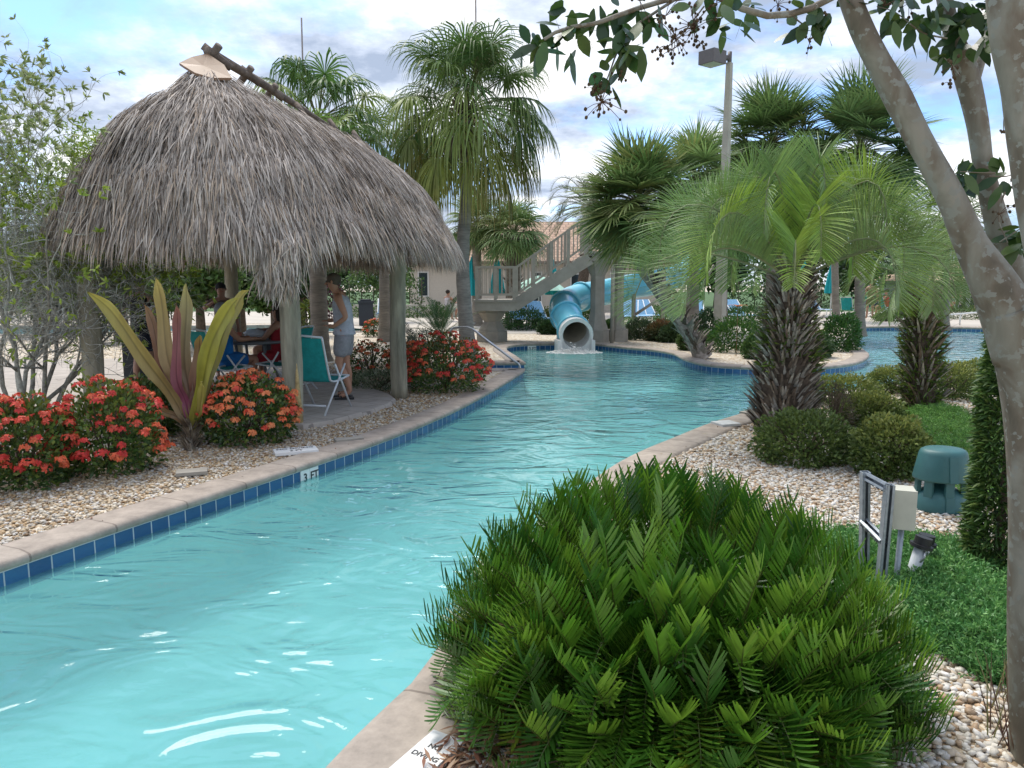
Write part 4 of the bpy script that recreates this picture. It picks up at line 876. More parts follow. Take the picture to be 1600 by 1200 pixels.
b = Q(1124, 512, 21.5); b[2] = -.03; t_ = thing('lamp_post', 'tall tapered concrete lamp post with a square dark lamp head', 'lamp post', b); m = MB()
top = Q(1140, 98, 21.5); tube(m, [b, V(b[0]+.01, b[1], top[2])], (.19, .095), 4, cap=True); po = ob('post', m, mat('lamp_post_concrete', (.40, .37, .30), .85, var=.15, vscale=3, bump=.2), t_, smooth=False); 
DK = mat('bronze_paint', (.11, .095, .09), .5, var=.08); hx = V(b[0]+.01, b[1], top[2])
m = MB(); tube(m, [hx-V(0, 0, .05), hx+V(0, 0, .28)], .06, 10); beam(m, hx+V(0, 0, .12), hx+V(-.28, -.06, .12), .09, .12); ob('arm', m, DK, t_)
m = MB(); ax_ = (nrm(V(-1, -.75, 0)), nrm(V(.75, -1, 0)), V(0, 0, 1)); hc = hx+V(-.50, -.12, .09); box(m, hc, (.52, .52, .34), ax=ax_); hd = ob('lamp_head', m, DK, t_, smooth=False)
m = MB(); box(m, hc-V(0, 0, .172), (.44, .44, .012), ax=ax_); ob('lens', m, mat('lamp_lens', (.50, .55, .50), .2, var=.05), hd, smooth=False)
for px, y0, y1, Y in ((473, 80, 28, 30), (745, 40, -20, 30)):
    m = MB(); a = Q(px, y0+120, Y); c = Q(px-2, y1, Y); tube(m, [V(a[0], Y, 0), c], .03, 6); 
    t_ = thing('antenna_mast', 'thin dark mast above the palm tops, '+('left, near the roof ridge' if px < 500 else 'above the tallest palm'), 'mast', V(a[0], Y, 0)); ob('pole', m, DK, t_)
# outdoor speaker
b = P(1466, 806, -.03); c = V(b[0]*1.03, b[1]+.16, -.03); t_ = thing('garden_speaker', 'dark green mushroom shaped garden speaker on the white pebbles', 'speaker', c)
m = MB(); lathe(m, [(0, .0), (.188, .0), (.19, .02), (.182, .12), (.172, .128), (.170, .136), (.05, .205), (0, .21)], c, 36, sy=.85); ob('base', m, PLASTG, t_)
m = MB(); lathe(m, [(.0, .26), (.19, .25), (.204, .245), (.206, .258), (.172, .44), (.160, .465), (.135, .478), (.0, .483)], c, 36, sy=.85); hd = ob('top_cover', m, PLASTG, t_)
for i, a in enumerate((-95, -10, 80, 170, 215, -40)):
    m = MB(); a = R(a); x, y = math.cos(a)*.165, math.sin(a)*.14; box(m, c+V(x, y, .19), (.03, .06, .14), a); ob('leg', m, PLASTG, t_, smooth=False)
m = MB(); a = R(-92); ax_ = (V(1, 0, 0), nrm(V(0, -.2*.85, -1)), nrm(V(0, -1, .2))); beam(m, c+V(math.cos(a)*.19, -.179, .25), c+V(math.cos(a)*.165, -.147, .44), .06, .012); ob('rib', m, PLASTG, hd, smooth=False)
m = MB(); beam(m, c+V(-.01, -.165, .02), c+V(-.01, -.152, .13), .065, .012); ob('rib', m, PLASTG, t_, smooth=False)
# steel strut rack with junction box
b0 = Q(1352, 880, 4.25); b1 = Q(1381, 890, 4.05); t_ = thing('utility_rack', 'grey slotted steel rack with two posts in the groundcover', 'utility rack', V(b0[0], b0[1], -.03))
def strut(a, b_, nm='post', slot=True):
    m = MB(); a = np.asarray(a); b_ = np.asarray(b_); w = .042; L_ = np.linalg.norm(b_-a); d = (b_-a)/L_; s = nrm(np.cross(d, (0, 1., .01))); f = np.cross(s, d)
    beam(m, a+f*w/2, b_+f*w/2, w, .004, up=f); beam(m, a+s*w/2, b_+s*w/2, .004, w, up=f); beam(m, a-s*w/2, b_-s*w/2, .004, w, up=f)
    for sg in (-1, 1): beam(m, a-f*w/2+s*sg*.014, b_-f*w/2+s*sg*.014, .012, .004, up=f)
    o_ = ob(nm, m, GALV, t_, smooth=False)
    m = MB(); k = int(L_/.05)
    for i in range(k):
        p = a+d*(i+.5)*.05; beam(m, p-s*(w/2+.003)-d*.013, p-s*(w/2+.003)+d*.013, .002, .012, up=s)
    ob('slots', m, mat('slot_dark', (.03, .03, .03), .9), o_, smooth=False)
t0 = Q(1352, 737, 4.25); t1 = Q(1390, 757, 4.05)
strut(V(b0[0], b0[1], -.1), t0); strut(V(b1[0]-.015, b1[1], -.1), t1)
strut(t0-V(-.01, 0, .03), t1-V(.01, .0, .02), 'crossbar'); strut(t0-V(-.01, 0, .30), t1-V(.01, .0, .33), 'crossbar')
CREAM = mat('cream_plastic', (.52, .51, .42), .5, var=.08)
jb = thing('junction_box', 'cream plastic junction box fixed to the steel rack', 'electrical box', Q(1412, 825, 4.1)); m = MB(); bc = Q(1411, 792, 4.1); AX = (nrm(V(1, -.35, 0)), nrm(V(.35, 1, 0)), V(0, 0, 1)); box(m, bc, (.105, .13, .215), ax=AX); ob('housing', m, CREAM, jb, smooth=False)
m = MB(); box(m, bc+AX[0]*0-AX[1]*.068, (.112, .012, .222), ax=AX); ob('lid', m, CREAM, jb, smooth=False)
m = MB(); tube(m, [bc+V(.0, 0, -.105), bc+V(-.01, 0, -.45), V(bc[0]-.02, bc[1], -.1)], .016, 10); ob('conduit', m, GALV, jb)
PVC = mat('pvc_pipe', (.55, .58, .60), .45, var=.12, vscale=6); BLK = mat('black_rubber', (.018, .018, .02), .5, var=.1)
for px, py, Y, lb, h in ((1419, 916, 4.15, 'nearer leaning white pipe with a black screw cap', 830), (1436, 890, 4.35, 'farther white pipe with a black cap, behind the nearer one', 826)):
    a = Q(px, py, Y); c = Q(px+21 if px < 1430 else px+10, h+22, Y); t_ = thing('capped_pipe', lb, 'pipe', a); m = MB(); tube(m, [a-(c-a)*.4, c], .034 if px < 1430 else .03, 20); ob('pipe', m, PVC, t_)
    d = nrm(c-a); m = MB(); tube(m, [c-d*.012, c+d*.006], .062, 22); tube(m, [c+d*.006, c+d*.05], .046, 22); ob('cap', m, BLK, t_, smooth=False)
    m = MB(); tube(m, [c-d*.02+V(.0, -.036, 0), c-d*.06+V(.012, -.045, 0), c-d*.09+V(.0, -.036, 0)], .006, 6); ob('clasp', m, METAL, t_)

def litter():
    mb = MB(); n = 900; p = np.concatenate((np.stack((RNG.uniform(-5, -1, n), RNG.uniform(5, 13, n)), 1), np.stack((RNG.uniform(.6, 5, n), RNG.uniform(2.5, 9, n)), 1))); k_ = (~poly_in(p, LOOP)) & (poly_dist(p, LOOP) > .1) & (RNG.uniform(0, 1, 2*n) < .45); p = p[k_]; n = len(p); z = np.where(poly_dist(p, LOOP) > .35, .0, .006)
    p = np.concatenate((p, z[:, None]), 1); d = rdir(n); d[:, 2] *= .25; leaves(mb, p, d, np.tile((0, 0, 1.), (n, 1)), RNG.uniform(.02, .05, n), .008, pick([(.22, .10, .05), (.32, .2, .1), (.12, .07, .04), (.4, .33, .15)], n), .05, 3); tag(ob('fallen_leaves', mb, LEAF), 'small brown fallen leaves scattered on gravel and kerb', None, None, 'stuff')
litter()
# depth marker on the tile band ("3 FT"), flat markers and lids in the gravel
def txt(body, size, M4, m, parent, name='lettering', ext=.001):
    cu = bpy.data.curves.new(name, 'FONT'); cu.body = body; cu.size = size; cu.align_x = 'CENTER'; cu.align_y = 'CENTER'; cu.extrude = ext; cu.offset = size*.02
    to = bpy.data.objects.new('t', cu); COL.objects.link(to); dg = bpy.context.evaluated_depsgraph_get(); me = bpy.data.meshes.new_from_object(to.evaluated_get(dg)); bpy.data.objects.remove(to)
    o_ = bpy.data.objects.new(name, me); COL.objects.link(o_); me.materials.clear(); me.materials.append(m)
    from mathutils import Matrix
    o_.parent = parent; o_.matrix_local = Matrix.Translation(-Vector(rootloc(parent)))@M4; return o_
from mathutils import Matrix
WT = mat('white_tile', (.74, .74, .72), .25, var=.04); BK = mat('black_glaze', (.015, .015, .015), .4)
def tile_marker(px0, px1, y, texts, label, tz=-.148, hh=.155):
    # follow the loop
    a = P(px0, y[0], -.07)[:2]; i = int(np.argmin(np.linalg.norm(LOOP-a, axis=1))); b_ = P(px1, y[1], -.07)[:2]; j = int(np.argmin(np.linalg.norm(LOOP-b_, axis=1)))
    d = LOOP[j]-LOOP[i]; d = d/np.linalg.norm(d); p0 = LOOP[i]; n_ = V(d[1], -d[0]); 
    if np.dot(n_, -p0) < 0: n_ = -n_
    root = thing('depth_marker', label, 'pool sign', V(p0[0], p0[1], tz)); w = .125
    for k_, tx in enumerate(texts):
        c = p0+d*(w+.004)*(k_+.5)+n_*.006; m = MB(); box(m, (c[0], c[1], tz), (w, .01, hh), math.atan2(d[1], d[0])); tl = ob('tile', m, WT, root, smooth=False)
        X = Vector((d[0], d[1], 0)); Z = Vector((n_[0], n_[1], 0)); Yv = Z.cross(X)
        if Yv.z < 0: X = -X; Yv = -Yv
        M4 = Matrix((( X.x, Yv.x, Z.x, c[0]+n_[0]*.007), (X.y, Yv.y, Z.y, c[1]+n_[1]*.007), (X.z, Yv.z, Z.z, tz), (0, 0, 0, 1)))
        txt(tx, .11, M4, BK, tl)
tile_marker(489, 510, (735, 728), ['3', 'FT'], 'white tile depth marker reading 3 FT in the blue tile band')
tile_marker(822, 838, (541, 540), ['3', 'FT'], 'small white tile depth marker left of the slide mouth')
def plate(px, py, w, l, rz, lines, label, name='deck_marker', m_=WT, z=.004, tsz=.05):
    c = P(px, py, 0); c[2] = z; t_ = thing(name, label, 'deck marker' if lines else 'lid', c); m = MB(); box(m, c, (w, l, .03), rz); pl = ob('plate', m, m_, t_, smooth=False)
    for k_, (tx, dy) in enumerate(lines): txt(tx, tsz, Matrix.Translation((c[0]+math.sin(-rz)*dy, c[1]+math.cos(rz)*dy, z+.0155))@Matrix.Rotation(rz, 4, 'Z'), BK, pl)
plate(462, 705, .42, .22, R(24), [('NO DIVING', .05), ('3 FT', -.05)], 'white flat depth marker in the gravel beside the left kerb', tsz=.07)
plate(545, 687, .3, .12, R(28), [], 'small grey flat slab by the left kerb, right of the white marker', m_=CONC, name='flat_slab')
plate(300, 738, .26, .16, R(20), [], 'grey flat slab in the gravel left of the white marker', m_=CONC, name='flat_slab')
plate(1134, 663, .26, .24, R(20), [], 'square pale lid beside the right kerb near the large palm', name='access_lid', m_=mat('pale_lid', (.55, .56, .54), .6), z=.01)
plate(1190, 645, .5, .3, R(30), [], 'grey slab at the foot of the large palm', name='flat_slab', m_=CONC)
plate(664, 1188, .14, .3, R(-30), [('NO', .06), ('DIVING', 0)], 'white warning tile with black lettering half hidden under the foreground shrub', z=-.0, tsz=.034)

# ============================================================ HUT FURNITURE
TEAL = (.01, .27, .26); SIL = (.55, .57, .58)
def sling_chair(label, loc, rz, arms=True, frame=SIL, group='sling chairs around the hut'):
    t_ = thing('sling_chair', label, 'chair', (0, 0, 0), group)
    def side(x): return [V(x, .28, .43), V(x, .0, .40), V(x, -.2, .41), V(x, -.27, .5), V(x, -.42, .98)]
    m = MB()
    for x in (-.26, .26): tube(m, catmull3(side(x), 24), .014, 8, frame)
    tube(m, [V(-.26, -.42, .98), V(0, -.44, 1.0), V(.26, -.42, .98)], .014, 8, frame); tube(m, [V(-.26, .28, .43), V(.26, .28, .43)], .013, 8, frame); tube(m, [V(-.27, -.40, .12), V(.27, -.40, .12)], .014, 8, frame); ob('frame', m, PLAIN, t_)
    for x in (-.27, .27):
        for y0, y1 in ((.22, .30), (-.22, -.44)):
            m = MB(); tube(m, [V(x, -y1*.35 if y1 < 0 else -.12, .60 if y1 < 0 else .62), V(x, y1, .0)], .014, 8, frame); ob('leg', m, PLAIN, t_)
    if arms:
        for x in (-.28, .28):
            m = MB(); tube(m, catmull3([V(x, -.33, .66), V(x, -.1, .67), V(x, .2, .66), V(x, .3, .6)], 14), .018, 8, frame); ob('armrest', m, PLAIN, t_)
    pt = catmull3(side(0), 24); m = MB(); k = 24
    nx = 7; vs = np.array([[p+V(x, 0, 0)+V(0, -.02*math.cos(x/.25*1.5), -.012) for x in np.linspace(-.25, .25, nx)] for p in pt]).reshape(-1, 3)
    q = [(i*nx+j, i*nx+j+1, (i+1)*nx+j+1, (i+1)*nx+j) for i in range(k-1) for j in range(nx-1)]; m.add(vs, q, None, TEAL); ob('sling', m, CLOTH, t_)
    t_.location = tuple(loc); t_.rotation_euler = (0, 0, rz); return t_
ch = sling_chair('teal sling chair seen from behind between the two hut poles', P(503, 640, .035), R(-14), False)
c1 = dup(ch, P(355, 618, .035), R(-40), 'teal sling chair under the person in the blue top')
c2 = dup(ch, P(442, 610, .035), R(75), 'teal sling chair under the person with black hair')
def table(c):
    t_ = thing('patio_table', 'grey patio table under the hut with bags and things on it', 'table', c); m = MB(); lathe(m, [(0, .70), (.50, .70), (.52, .715), (.52, .735), (.50, .745), (0, .745)], c, 32); G_ = mat('grey_table', (.17, .18, .19), .5); ob('tabletop', m, G_, t_)
    for i in range(4):
        a = PI/4+i*PI/2; m = MB(); d = V(math.cos(a), math.sin(a), 0); tube(m, [c+d*.33+V(0, 0, .70), c+d*.28+V(0, 0, .35), c+d*.42], .024, 8); ob('leg', m, G_, t_)
tc_ = P(402, 603, .035); table(tc_)
bg_ = thing('plastic_bag', 'crumpled pale plastic bag on the patio table', 'bag', tc_+V(.03, -.1, .745)); m = MB(); bm = bmesh.new(); bmesh.ops.create_icosphere(bm, subdivisions=3, radius=1); vv = np.array([v.co[:] for v in bm.verts]); ff = [[v.index for v in f.verts] for f in bm.faces]; bm.free()
vv = vv*(1+.35*np.array([noise.noise(Vector(x*3)) for x in vv])[:, None])*V(.19, .13, .10)+tc_+V(.06, -.1, .83); m.add(vv, None, ff, (.50, .55, .60)); ob('bag', m, PLAIN, bg_)
m = MB(); lathe(m, [(0, 0), (.035, 0), (.042, .13), (.038, .13), (.032, .01), (0, .01)], tc_+V(-.18, -.2, .747), 16, (.6, .2, .15)); tag(ob('cup', m, PLAIN, loc=tc_+V(-.18, -.2, .747)), 'red drinking cup on the patio table', 'cup')
# bins
def bin_(c, label, h=.95, r=.3, col=(.03, .035, .045)):
    t_ = thing('litter_bin', label, 'bin', c); m = MB(); box(m, c+V(0, 0, h*.42), (r*1.7, r*1.7, h*.84), .2, col); ob('body', m, PLAIN, t_, smooth=False); m = MB(); box(m, c+V(0, 0, h*.9), (r*1.85, r*1.85, h*.1), .2, col); box(m, c+V(0, 0, h*.97), (r*1.3, r*1.3, h*.08), .2, col); ob('lid', m, PLAIN, t_, smooth=False)
bin_(P(205, 612, .035)+V(0, .5, 0), 'dark square litter bin behind the person in black')
bin_(Q(572, 495, 30)*V(1, 1, 0), 'black litter bin beyond the hut between its poles', 1.0, .33)

# ============================================================ PEOPLE
def skinmesh(name, J, E_, Rr, m, col, parent, sub=2, extra=None):
    me = bpy.data.meshes.new('s'); ks = list(J); me.from_pydata([tuple(J[k]) for k in ks], [(ks.index(a), ks.index(b)) for a, b in E_], []); o_ = bpy.data.objects.new('s', me); COL.objects.link(o_)
    md = o_.modifiers.new('s', 'SKIN'); md.use_smooth_shade = True
    for i, k in enumerate(ks):
        sv = me.skin_vertices[0].data[i]; r = Rr[k]; sv.radius = (r, r) if not isinstance(r, tuple) else r; sv.use_root = (i == 0)
    sd_ = o_.modifiers.new('d', 'SUBSURF'); sd_.levels = sd_.render_levels = sub
    dg = bpy.context.evaluated_depsgraph_get(); dg.update(); m2 = bpy.data.meshes.new_from_object(o_.evaluated_get(dg)); bpy.data.objects.remove(o_)
    v = np.array([x.co[:] for x in m2.vertices]); q = [list(p.vertices) for p in m2.polygons if len(p.vertices) == 4]; t3 = [list(p.vertices) for p in m2.polygons if len(p.vertices) == 3]
    mb = MB(); mb.add(v, q, t3, col)
    if extra: extra(mb)
    o2 = bpy.data.objects.new(name, mb.data(name, m)); COL.objects.link(o2); o2.parent = parent; return o2
def person(label, loc, rz, skin=(.42, .22, .14), top=(.4, .42, .46), bottom=(.4, .4, .42), hair=(.03, .02, .015), pose='stand', J=None, sc=1., sleeves=False, shoes=(.02, .02, .02), cap=None, group=None, hairlen=0, bare=False):
    t_ = thing('person', label, 'person', (0, 0, 0), group)
    S = dict(pelvis=(0, 0, .95), spine=(0, 0, 1.12), chest=(.0, 0, 1.30), uchest=(.0, 0, 1.42), neck=(.01, 0, 1.50), hlow=(.03, 0, 1.575), head=(.02, 0, 1.65), htop=(.01, 0, 1.72),
             sL=(0, .17, 1.43), eL=(-.03, .25, 1.16), wL=(.06, .27, .93), hL=(.09, .265, .85), sR=(0, -.17, 1.43), eR=(-.03, -.25, 1.16), wR=(.06, -.27, .93), hR=(.09, -.265, .85),
             pL=(0, .095, .90), kL=(.03, .11, .50), aL=(-.02, .12, .09), tL=(.15, .14, .035), pR=(0, -.095, .90), kR=(.03, -.11, .50), aR=(-.02, -.12, .09), tR=(.15, -.14, .035))
    if pose == 'sit':
        for k in ('pelvis', 'spine', 'chest', 'uchest', 'neck', 'hlow', 'head', 'htop', 'sL', 'sR', 'eL', 'eR', 'wL', 'wR', 'hL', 'hR', 'pL', 'pR'): S[k] = (S[k][0]-.02, S[k][1], S[k][2]-.42)
        S.update(kL=(.42, .14, .50), kR=(.42, -.14, .50), aL=(.44, .13, .09), aR=(.38, -.13, .09), tL=(.6, .15, .04), tR=(.54, -.15, .04), eL=(.14, .24, .80), wL=(.36, .16, .80), hL=(.44, .14, .80), eR=(.14, -.24, .80), wR=(.36, -.16, .80), hR=(.44, -.14, .80))
    if J: S.update(J)
    S = {k: np.array(v, float) for k, v in S.items()}
    Rr = dict(pelvis=.10, spine=.105, chest=.125, uchest=.10, neck=.052, hlow=.07, head=.092, htop=.062, sL=.06, eL=.042, wL=.028, hL=.034, sR=.06, eR=.042, wR=.028, hR=.034, pL=.08, kL=.058, aL=.038, tL=.034, pR=.08, kR=.058, aR=.038, tR=.034)
    Ed = [('pelvis', 'spine'), ('spine', 'chest'), ('chest', 'uchest'), ('uchest', 'neck'), ('neck', 'hlow'), ('hlow', 'head'), ('head', 'htop'), ('uchest', 'sL'), ('sL', 'eL'), ('eL', 'wL'), ('wL', 'hL'), ('uchest', 'sR'), ('sR', 'eR'), ('eR', 'wR'), ('wR', 'hR'), ('pelvis', 'pL'), ('pL', 'kL'), ('kL', 'aL'), ('aL', 'tL'), ('pelvis', 'pR'), ('pR', 'kR'), ('kR', 'aR'), ('aR', 'tR')]
    calf = {}
    for s in 'LR':
        S['c'+s] = S['k'+s]*.68+S['a'+s]*.32+np.array((-.025, 0, 0)); Rr['c'+s] = .054
        Ed.remove(('k'+s, 'a'+s)); Ed += [('k'+s, 'c'+s), ('c'+s, 'a'+s)]
    fh = nrm(S['head']-S['hlow'])
    def extra(mb):
        hd = S['head']; f = np.array((1., 0, 0)); f = nrm(f-fh*np.dot(f, fh)); sd = np.cross(fh, f)
        tube(mb, [hd+f*.075+fh*.01, hd+f*.103-fh*.022, hd+f*.088-fh*.035], (.010, .017, .010), 8, skin)       # nose
        for g in (-1, 1):
            lathe(mb, [(0, -.03), (.014, -.015), (.016, .012), (0, .03)], hd+sd*g*.088, 8, skin)                 # ears
            tube(mb, [hd+f*.078+sd*g*.033+fh*.018, hd+f*.088+sd*g*.031+fh*.018], (.012, .008), 8, (.03, .02, .02))   # eyes
        tube(mb, [hd+f*.078-sd*.025-fh*.055, hd+f*.086-fh*.055, hd+f*.078+sd*.025-fh*.055], .006, 6, np.asarray(skin)*(1, .55, .5))
        for s in 'LR':
            h, w = S['h'+s], S['w'+s]; d = nrm(h-w); o_ = nrm(np.cross(d, (0, 0, 1.)) if abs(d[2]) < .9 else np.cross(d, (0, 1., 0)))
            for i in range(4):
                b_ = h+o_*(i-1.5)*.019+d*.012; l = (.062, .075, .07, .055)[i]; e_ = nrm(d+V(.25, 0, -.25)); tube(mb, [b_, b_+d*l*.5, b_+d*l*.5+e_*l*.5], (.0095, .0085, .006), 6, skin)
            tube(mb, [w+d*.03+o_*.02, w+d*.055+o_*.048, w+d*.09+o_*.055], (.012, .01, .007), 6, skin)
    body = skinmesh('body', S, Ed, Rr, SKIN, skin, t_, 2, extra)
    # top
    if not bare:
        ks = ['spine', 'pelvis', 'chest', 'uchest', 'sL', 'sR']; J2 = {k: S[k].copy() for k in ks}; J2['pelvis'] = S['pelvis']+(S['spine']-S['pelvis'])*-.1; J2['hem'] = S['pelvis']+(S['spine']-S['pelvis'])*-.35; R2 = {k: Rr[k]*1.12+.012 for k in ks}; R2['pelvis'] = .180; R2['hem'] = .182; R2['spine'] = .150; R2['sL'] = R2['sR'] = .066; J2['sL'] = S['sL']*.8+S['uchest']*.2; J2['sR'] = S['sR']*.8+S['uchest']*.2
        E2 = [('spine', 'pelvis'), ('pelvis', 'hem'), ('spine', 'chest'), ('chest', 'uchest'), ('uchest', 'sL'), ('uchest', 'sR')]
        if sleeves:
            for s in 'LR': J2['s'+s] = S['s'+s]; R2['s'+s] = .078; J2['m'+s] = S['s'+s]*.35+S['e'+s]*.65; R2['m'+s] = .066; E2.append(('s'+s, 'm'+s))
        skinmesh('shirt', J2, E2, R2, CLOTH, top, t_)
    J3 = {'pelvis': S['pelvis'], 'waist': S['pelvis']+(S['spine']-S['pelvis'])*.35, 'pL': S['pL'], 'pR': S['pR'], 'mL': S['pL']*.22+S['kL']*.78, 'mR': S['pR']*.22+S['kR']*.78}; R3 = dict(pelvis=.168, waist=.155, pL=.135, pR=.135, mL=.105, mR=.105)
    skinmesh('shorts', J3, [('pelvis', 'waist'), ('pelvis', 'pL'), ('pelvis', 'pR'), ('pL', 'mL'), ('pR', 'mR')], R3, CLOTH, bottom, t_)
    m = MB(); hd = S['head']; bk = np.array((-1., 0, 0)); hp = np.array([hd+fh*.035+bk*.022]); bm = bmesh.new(); bmesh.ops.create_icosphere(bm, subdivisions=3, radius=1); v = np.array([x.co[:] for x in bm.verts]); f_ = [[x.index for x in f.verts] for f in bm.faces]; bm.free()
    v = v*V(.101, .095, .097)*(1+.08*np.array([noise.noise(Vector(x*5)) for x in v])[:, None]); m.add(v+hp, None, f_, hair if cap is None else cap)
    if hairlen: m.add(v*V(.7, .95, 1+hairlen*3)+hp+bk*.03-fh*hairlen*.9*.12, None, f_, hair)
    ob_h = bpy.data.objects.new('hair', m.data('hair', CLOTH)); COL.objects.link(ob_h); ob_h.parent = t_
    if cap is not None:
        m = MB(); f = np.array((1., 0, 0)); c = hd+f*.10+fh*.045; lathe(m, [(0, -.006), (.075, -.008), (.078, .0), (0, .006)], c, 16, np.asarray(cap)*.8, sx=1.1); o2 = bpy.data.objects.new('visor', m.data('visor', CLOTH)); COL.objects.link(o2); o2.parent = t_
    if shoes is not None:
        for s in 'LR':
            m = MB(); a_, b_ = S['a'+s], S['t'+s]; c = (a_+b_)/2; c[2] = b_[2]-.022; d = nrm((b_-a_)*V(1, 1, 0)); box(m, c+d*.01, (.27, .10, .03), math.atan2(d[1], d[0]), shoes); tube(m, [c+d*.05+V(-d[1], d[0], 0)*.045+V(0, 0, .01), c+d*.06+V(0, 0, .065), c+d*.05-V(-d[1], d[0], 0)*.045+V(0, 0, .01)], .012, 6, shoes); o2 = bpy.data.objects.new('sandal', m.data('sandal', PLAIN, smooth=False)); COL.objects.link(o2); o2.parent = t_
    t_.location = tuple(loc); t_.rotation_euler = (0, 0, rz); t_.scale = (sc,)*3; return t_
person('standing man in a pale grey tank top and washed grey shorts, seen from the side', P(541, 622, .035), R(184), top=(.42, .44, .50), bottom=(.27, .27, .29), hair=(.10, .08, .06), sc=1.01,
       J=dict(uchest=(.05, 0, 1.42), chest=(.02, 0, 1.3), neck=(.09, 0, 1.5), hlow=(.135, 0, 1.565), head=(.14, 0, 1.64), htop=(.13, 0, 1.71), sL=(.05, .17, 1.43), sR=(.05, -.17, 1.43), eL=(-.07, .24, 1.16), wL=(.12, .2, 1.03), hL=(.19, .15, 1.04), eR=(-.04, -.24, 1.15), wR=(.18, -.2, 1.10), hR=(.25, -.13, 1.10), kL=(.08, .10, .49), aL=(-.08, .10, .11), tL=(.08, .12, .035), kR=(.0, -.09, .49), aR=(-.03, -.09, .09), tR=(.14, -.10, .035)))
person('standing person in a black t-shirt and navy shorts with back turned, behind the twiggy bush', P(222, 612, .035)+V(0, .1, 0), R(80), top=(.012, .013, .016), bottom=(.012, .016, .035), sleeves=True, sc=1.0, skin=(.40, .22, .15))
person('seated person in a bright blue top and grey cap, leaning on the table', P(355, 612, .035), R(38), top=(.01, .17, .50), bottom=(.02, .15, .42), pose='sit', cap=(.30, .33, .38), hair=(.3, .3, .3), sc=1.0)
person('seated person with black hair facing left, half hidden by the front hut pole', P(438, 604, .035), R(172), top=(.35, .02, .03), bottom=(.35, .02, .03), pose='sit', sc=.97, hairlen=.5, skin=(.36, .19, .12))
person('person with black hair sitting farther back behind the one by the pole', P(440, 585, .035), R(190), top=(.05, .05, .06), bottom=(.05, .05, .06), pose='sit', sc=1.0, hairlen=.3)
person('person in a dark visor and brown top standing beyond the table', P(352, 590, .035), R(-60), top=(.16, .11, .09), bottom=(.04, .04, .05), sleeves=True, cap=(.03, .03, .035), sc=.93, skin=(.33, .18, .12), J=dict(eR=(.15, -.33, 1.3), wR=(.3, -.2, 1.42), hR=(.34, -.12, 1.45)))

# ============================================================ BROAD LEAVED PLANT
def broad_plant():
    b = P(292, 706, -.03); b = V(b[0], b[1]+.1, -.03); Y = b[1]; root = thing('broad_leaved_plant', 'tall plant with huge upright yellow green and burgundy strap leaves on a shaggy stump', 'plant', b); c = b+V(.02, 0, .2)
    BLM = mat('broad_leaf', attr=True, rough=.4, var=.16, vscale=7, trans=.3, bump=.12, bscale=30, stretch=(1, 1, .3))
    yg, br, mg = (.27, .24, .06), (.30, .19, .09), (.20, .05, .09)
    for tip, midp, w, dy, cb, ct in (((145, 452), (225, 560), .075, -.15, br, (.36, .33, .07)), ((250, 430), (262, 560), .07, .05, (.35, .20, .14), (.36, .30, .08)), ((297, 440), (288, 560), .075, .12, (.25, .12, .12), (.36, .34, .13)), ((392, 450), (350, 520), .07, .02, yg, (.36, .30, .08)), ((378, 462), (330, 540), .085, -.25, (.34, .32, .04), (.30, .28, .05)),
                                     ((232, 470), (255, 585), .05, .2, mg, br), ((318, 520), (306, 600), .06, .1, (.26, .05, .12), (.30, .22, .06)), ((282, 470), (276, 590), .05, -.05, (.30, .06, .14), (.25, .12, .08)), ((322, 592), (312, 640), .035, -.3, yg, (.40, .35, .08)), ((180, 590), (250, 640), .04, -.1, br, br), ((345, 560), (318, 620), .05, .2, br, yg)):
        t1 = Q(tip[0], tip[1], Y+dy); m1 = Q(midp[0], midp[1], Y+dy*.5); pts = catmull3([c, c*.5+m1*.5+V(0, .03, .03), m1, m1*.4+t1*.6+V(0, -.02, .05), t1+V(0, -.10, -.02)], 22); T = nrm(np.gradient(pts, axis=0)); mb = MB(); s = nrm(np.cross(T, (0, -1., .25))); u = np.cross(s, T); k = 22; prof = np.interp(np.linspace(0, 1, k), (0, .12, .5, .8, 1), (.40, .6, 1, .78, .02))*w*1.08
        cc = (np.linspace(0, 1, k)[:, None])*np.asarray(ct)+(1-np.linspace(0, 1, k)[:, None])*np.asarray(cb); rows = []; cs = []
        for x in (-1, -.6, -.2, 0, .2, .6, 1):
            wav = np.sin(np.arange(k)*.95+tip[0]+x*.8)*.020*abs(x)**2; rows.append(pts+s*(prof*x)[:, None]+u*((abs(x)**1.3*prof*.30)+wav)[:, None]); cs.append(cc*(1.0 if x else .6)*(1+.1*math.sin(x*9+tip[1])))
        v = np.stack(rows, 1).reshape(-1, 3); q = [(i*7+j, i*7+j+1, (i+1)*7+j+1, (i+1)*7+j) for i in range(k-1) for j in range(6)]; mb.add(v, q, None, np.stack(cs, 1).reshape(-1, 3)); ob('leaf', mb, BLM, root)
    mb = MB(); tube(mb, [b, c], (.06, .045), 10, (.28, .25, .2)); boots(mb, [b, c+V(0, 0, .08)], (.07, .05), 160, .13, .009, [(.42, .37, .30), (.25, .2, .15), (.34, .28, .2)], .5); ob('stump', mb, BARK, root)
broad_plant()
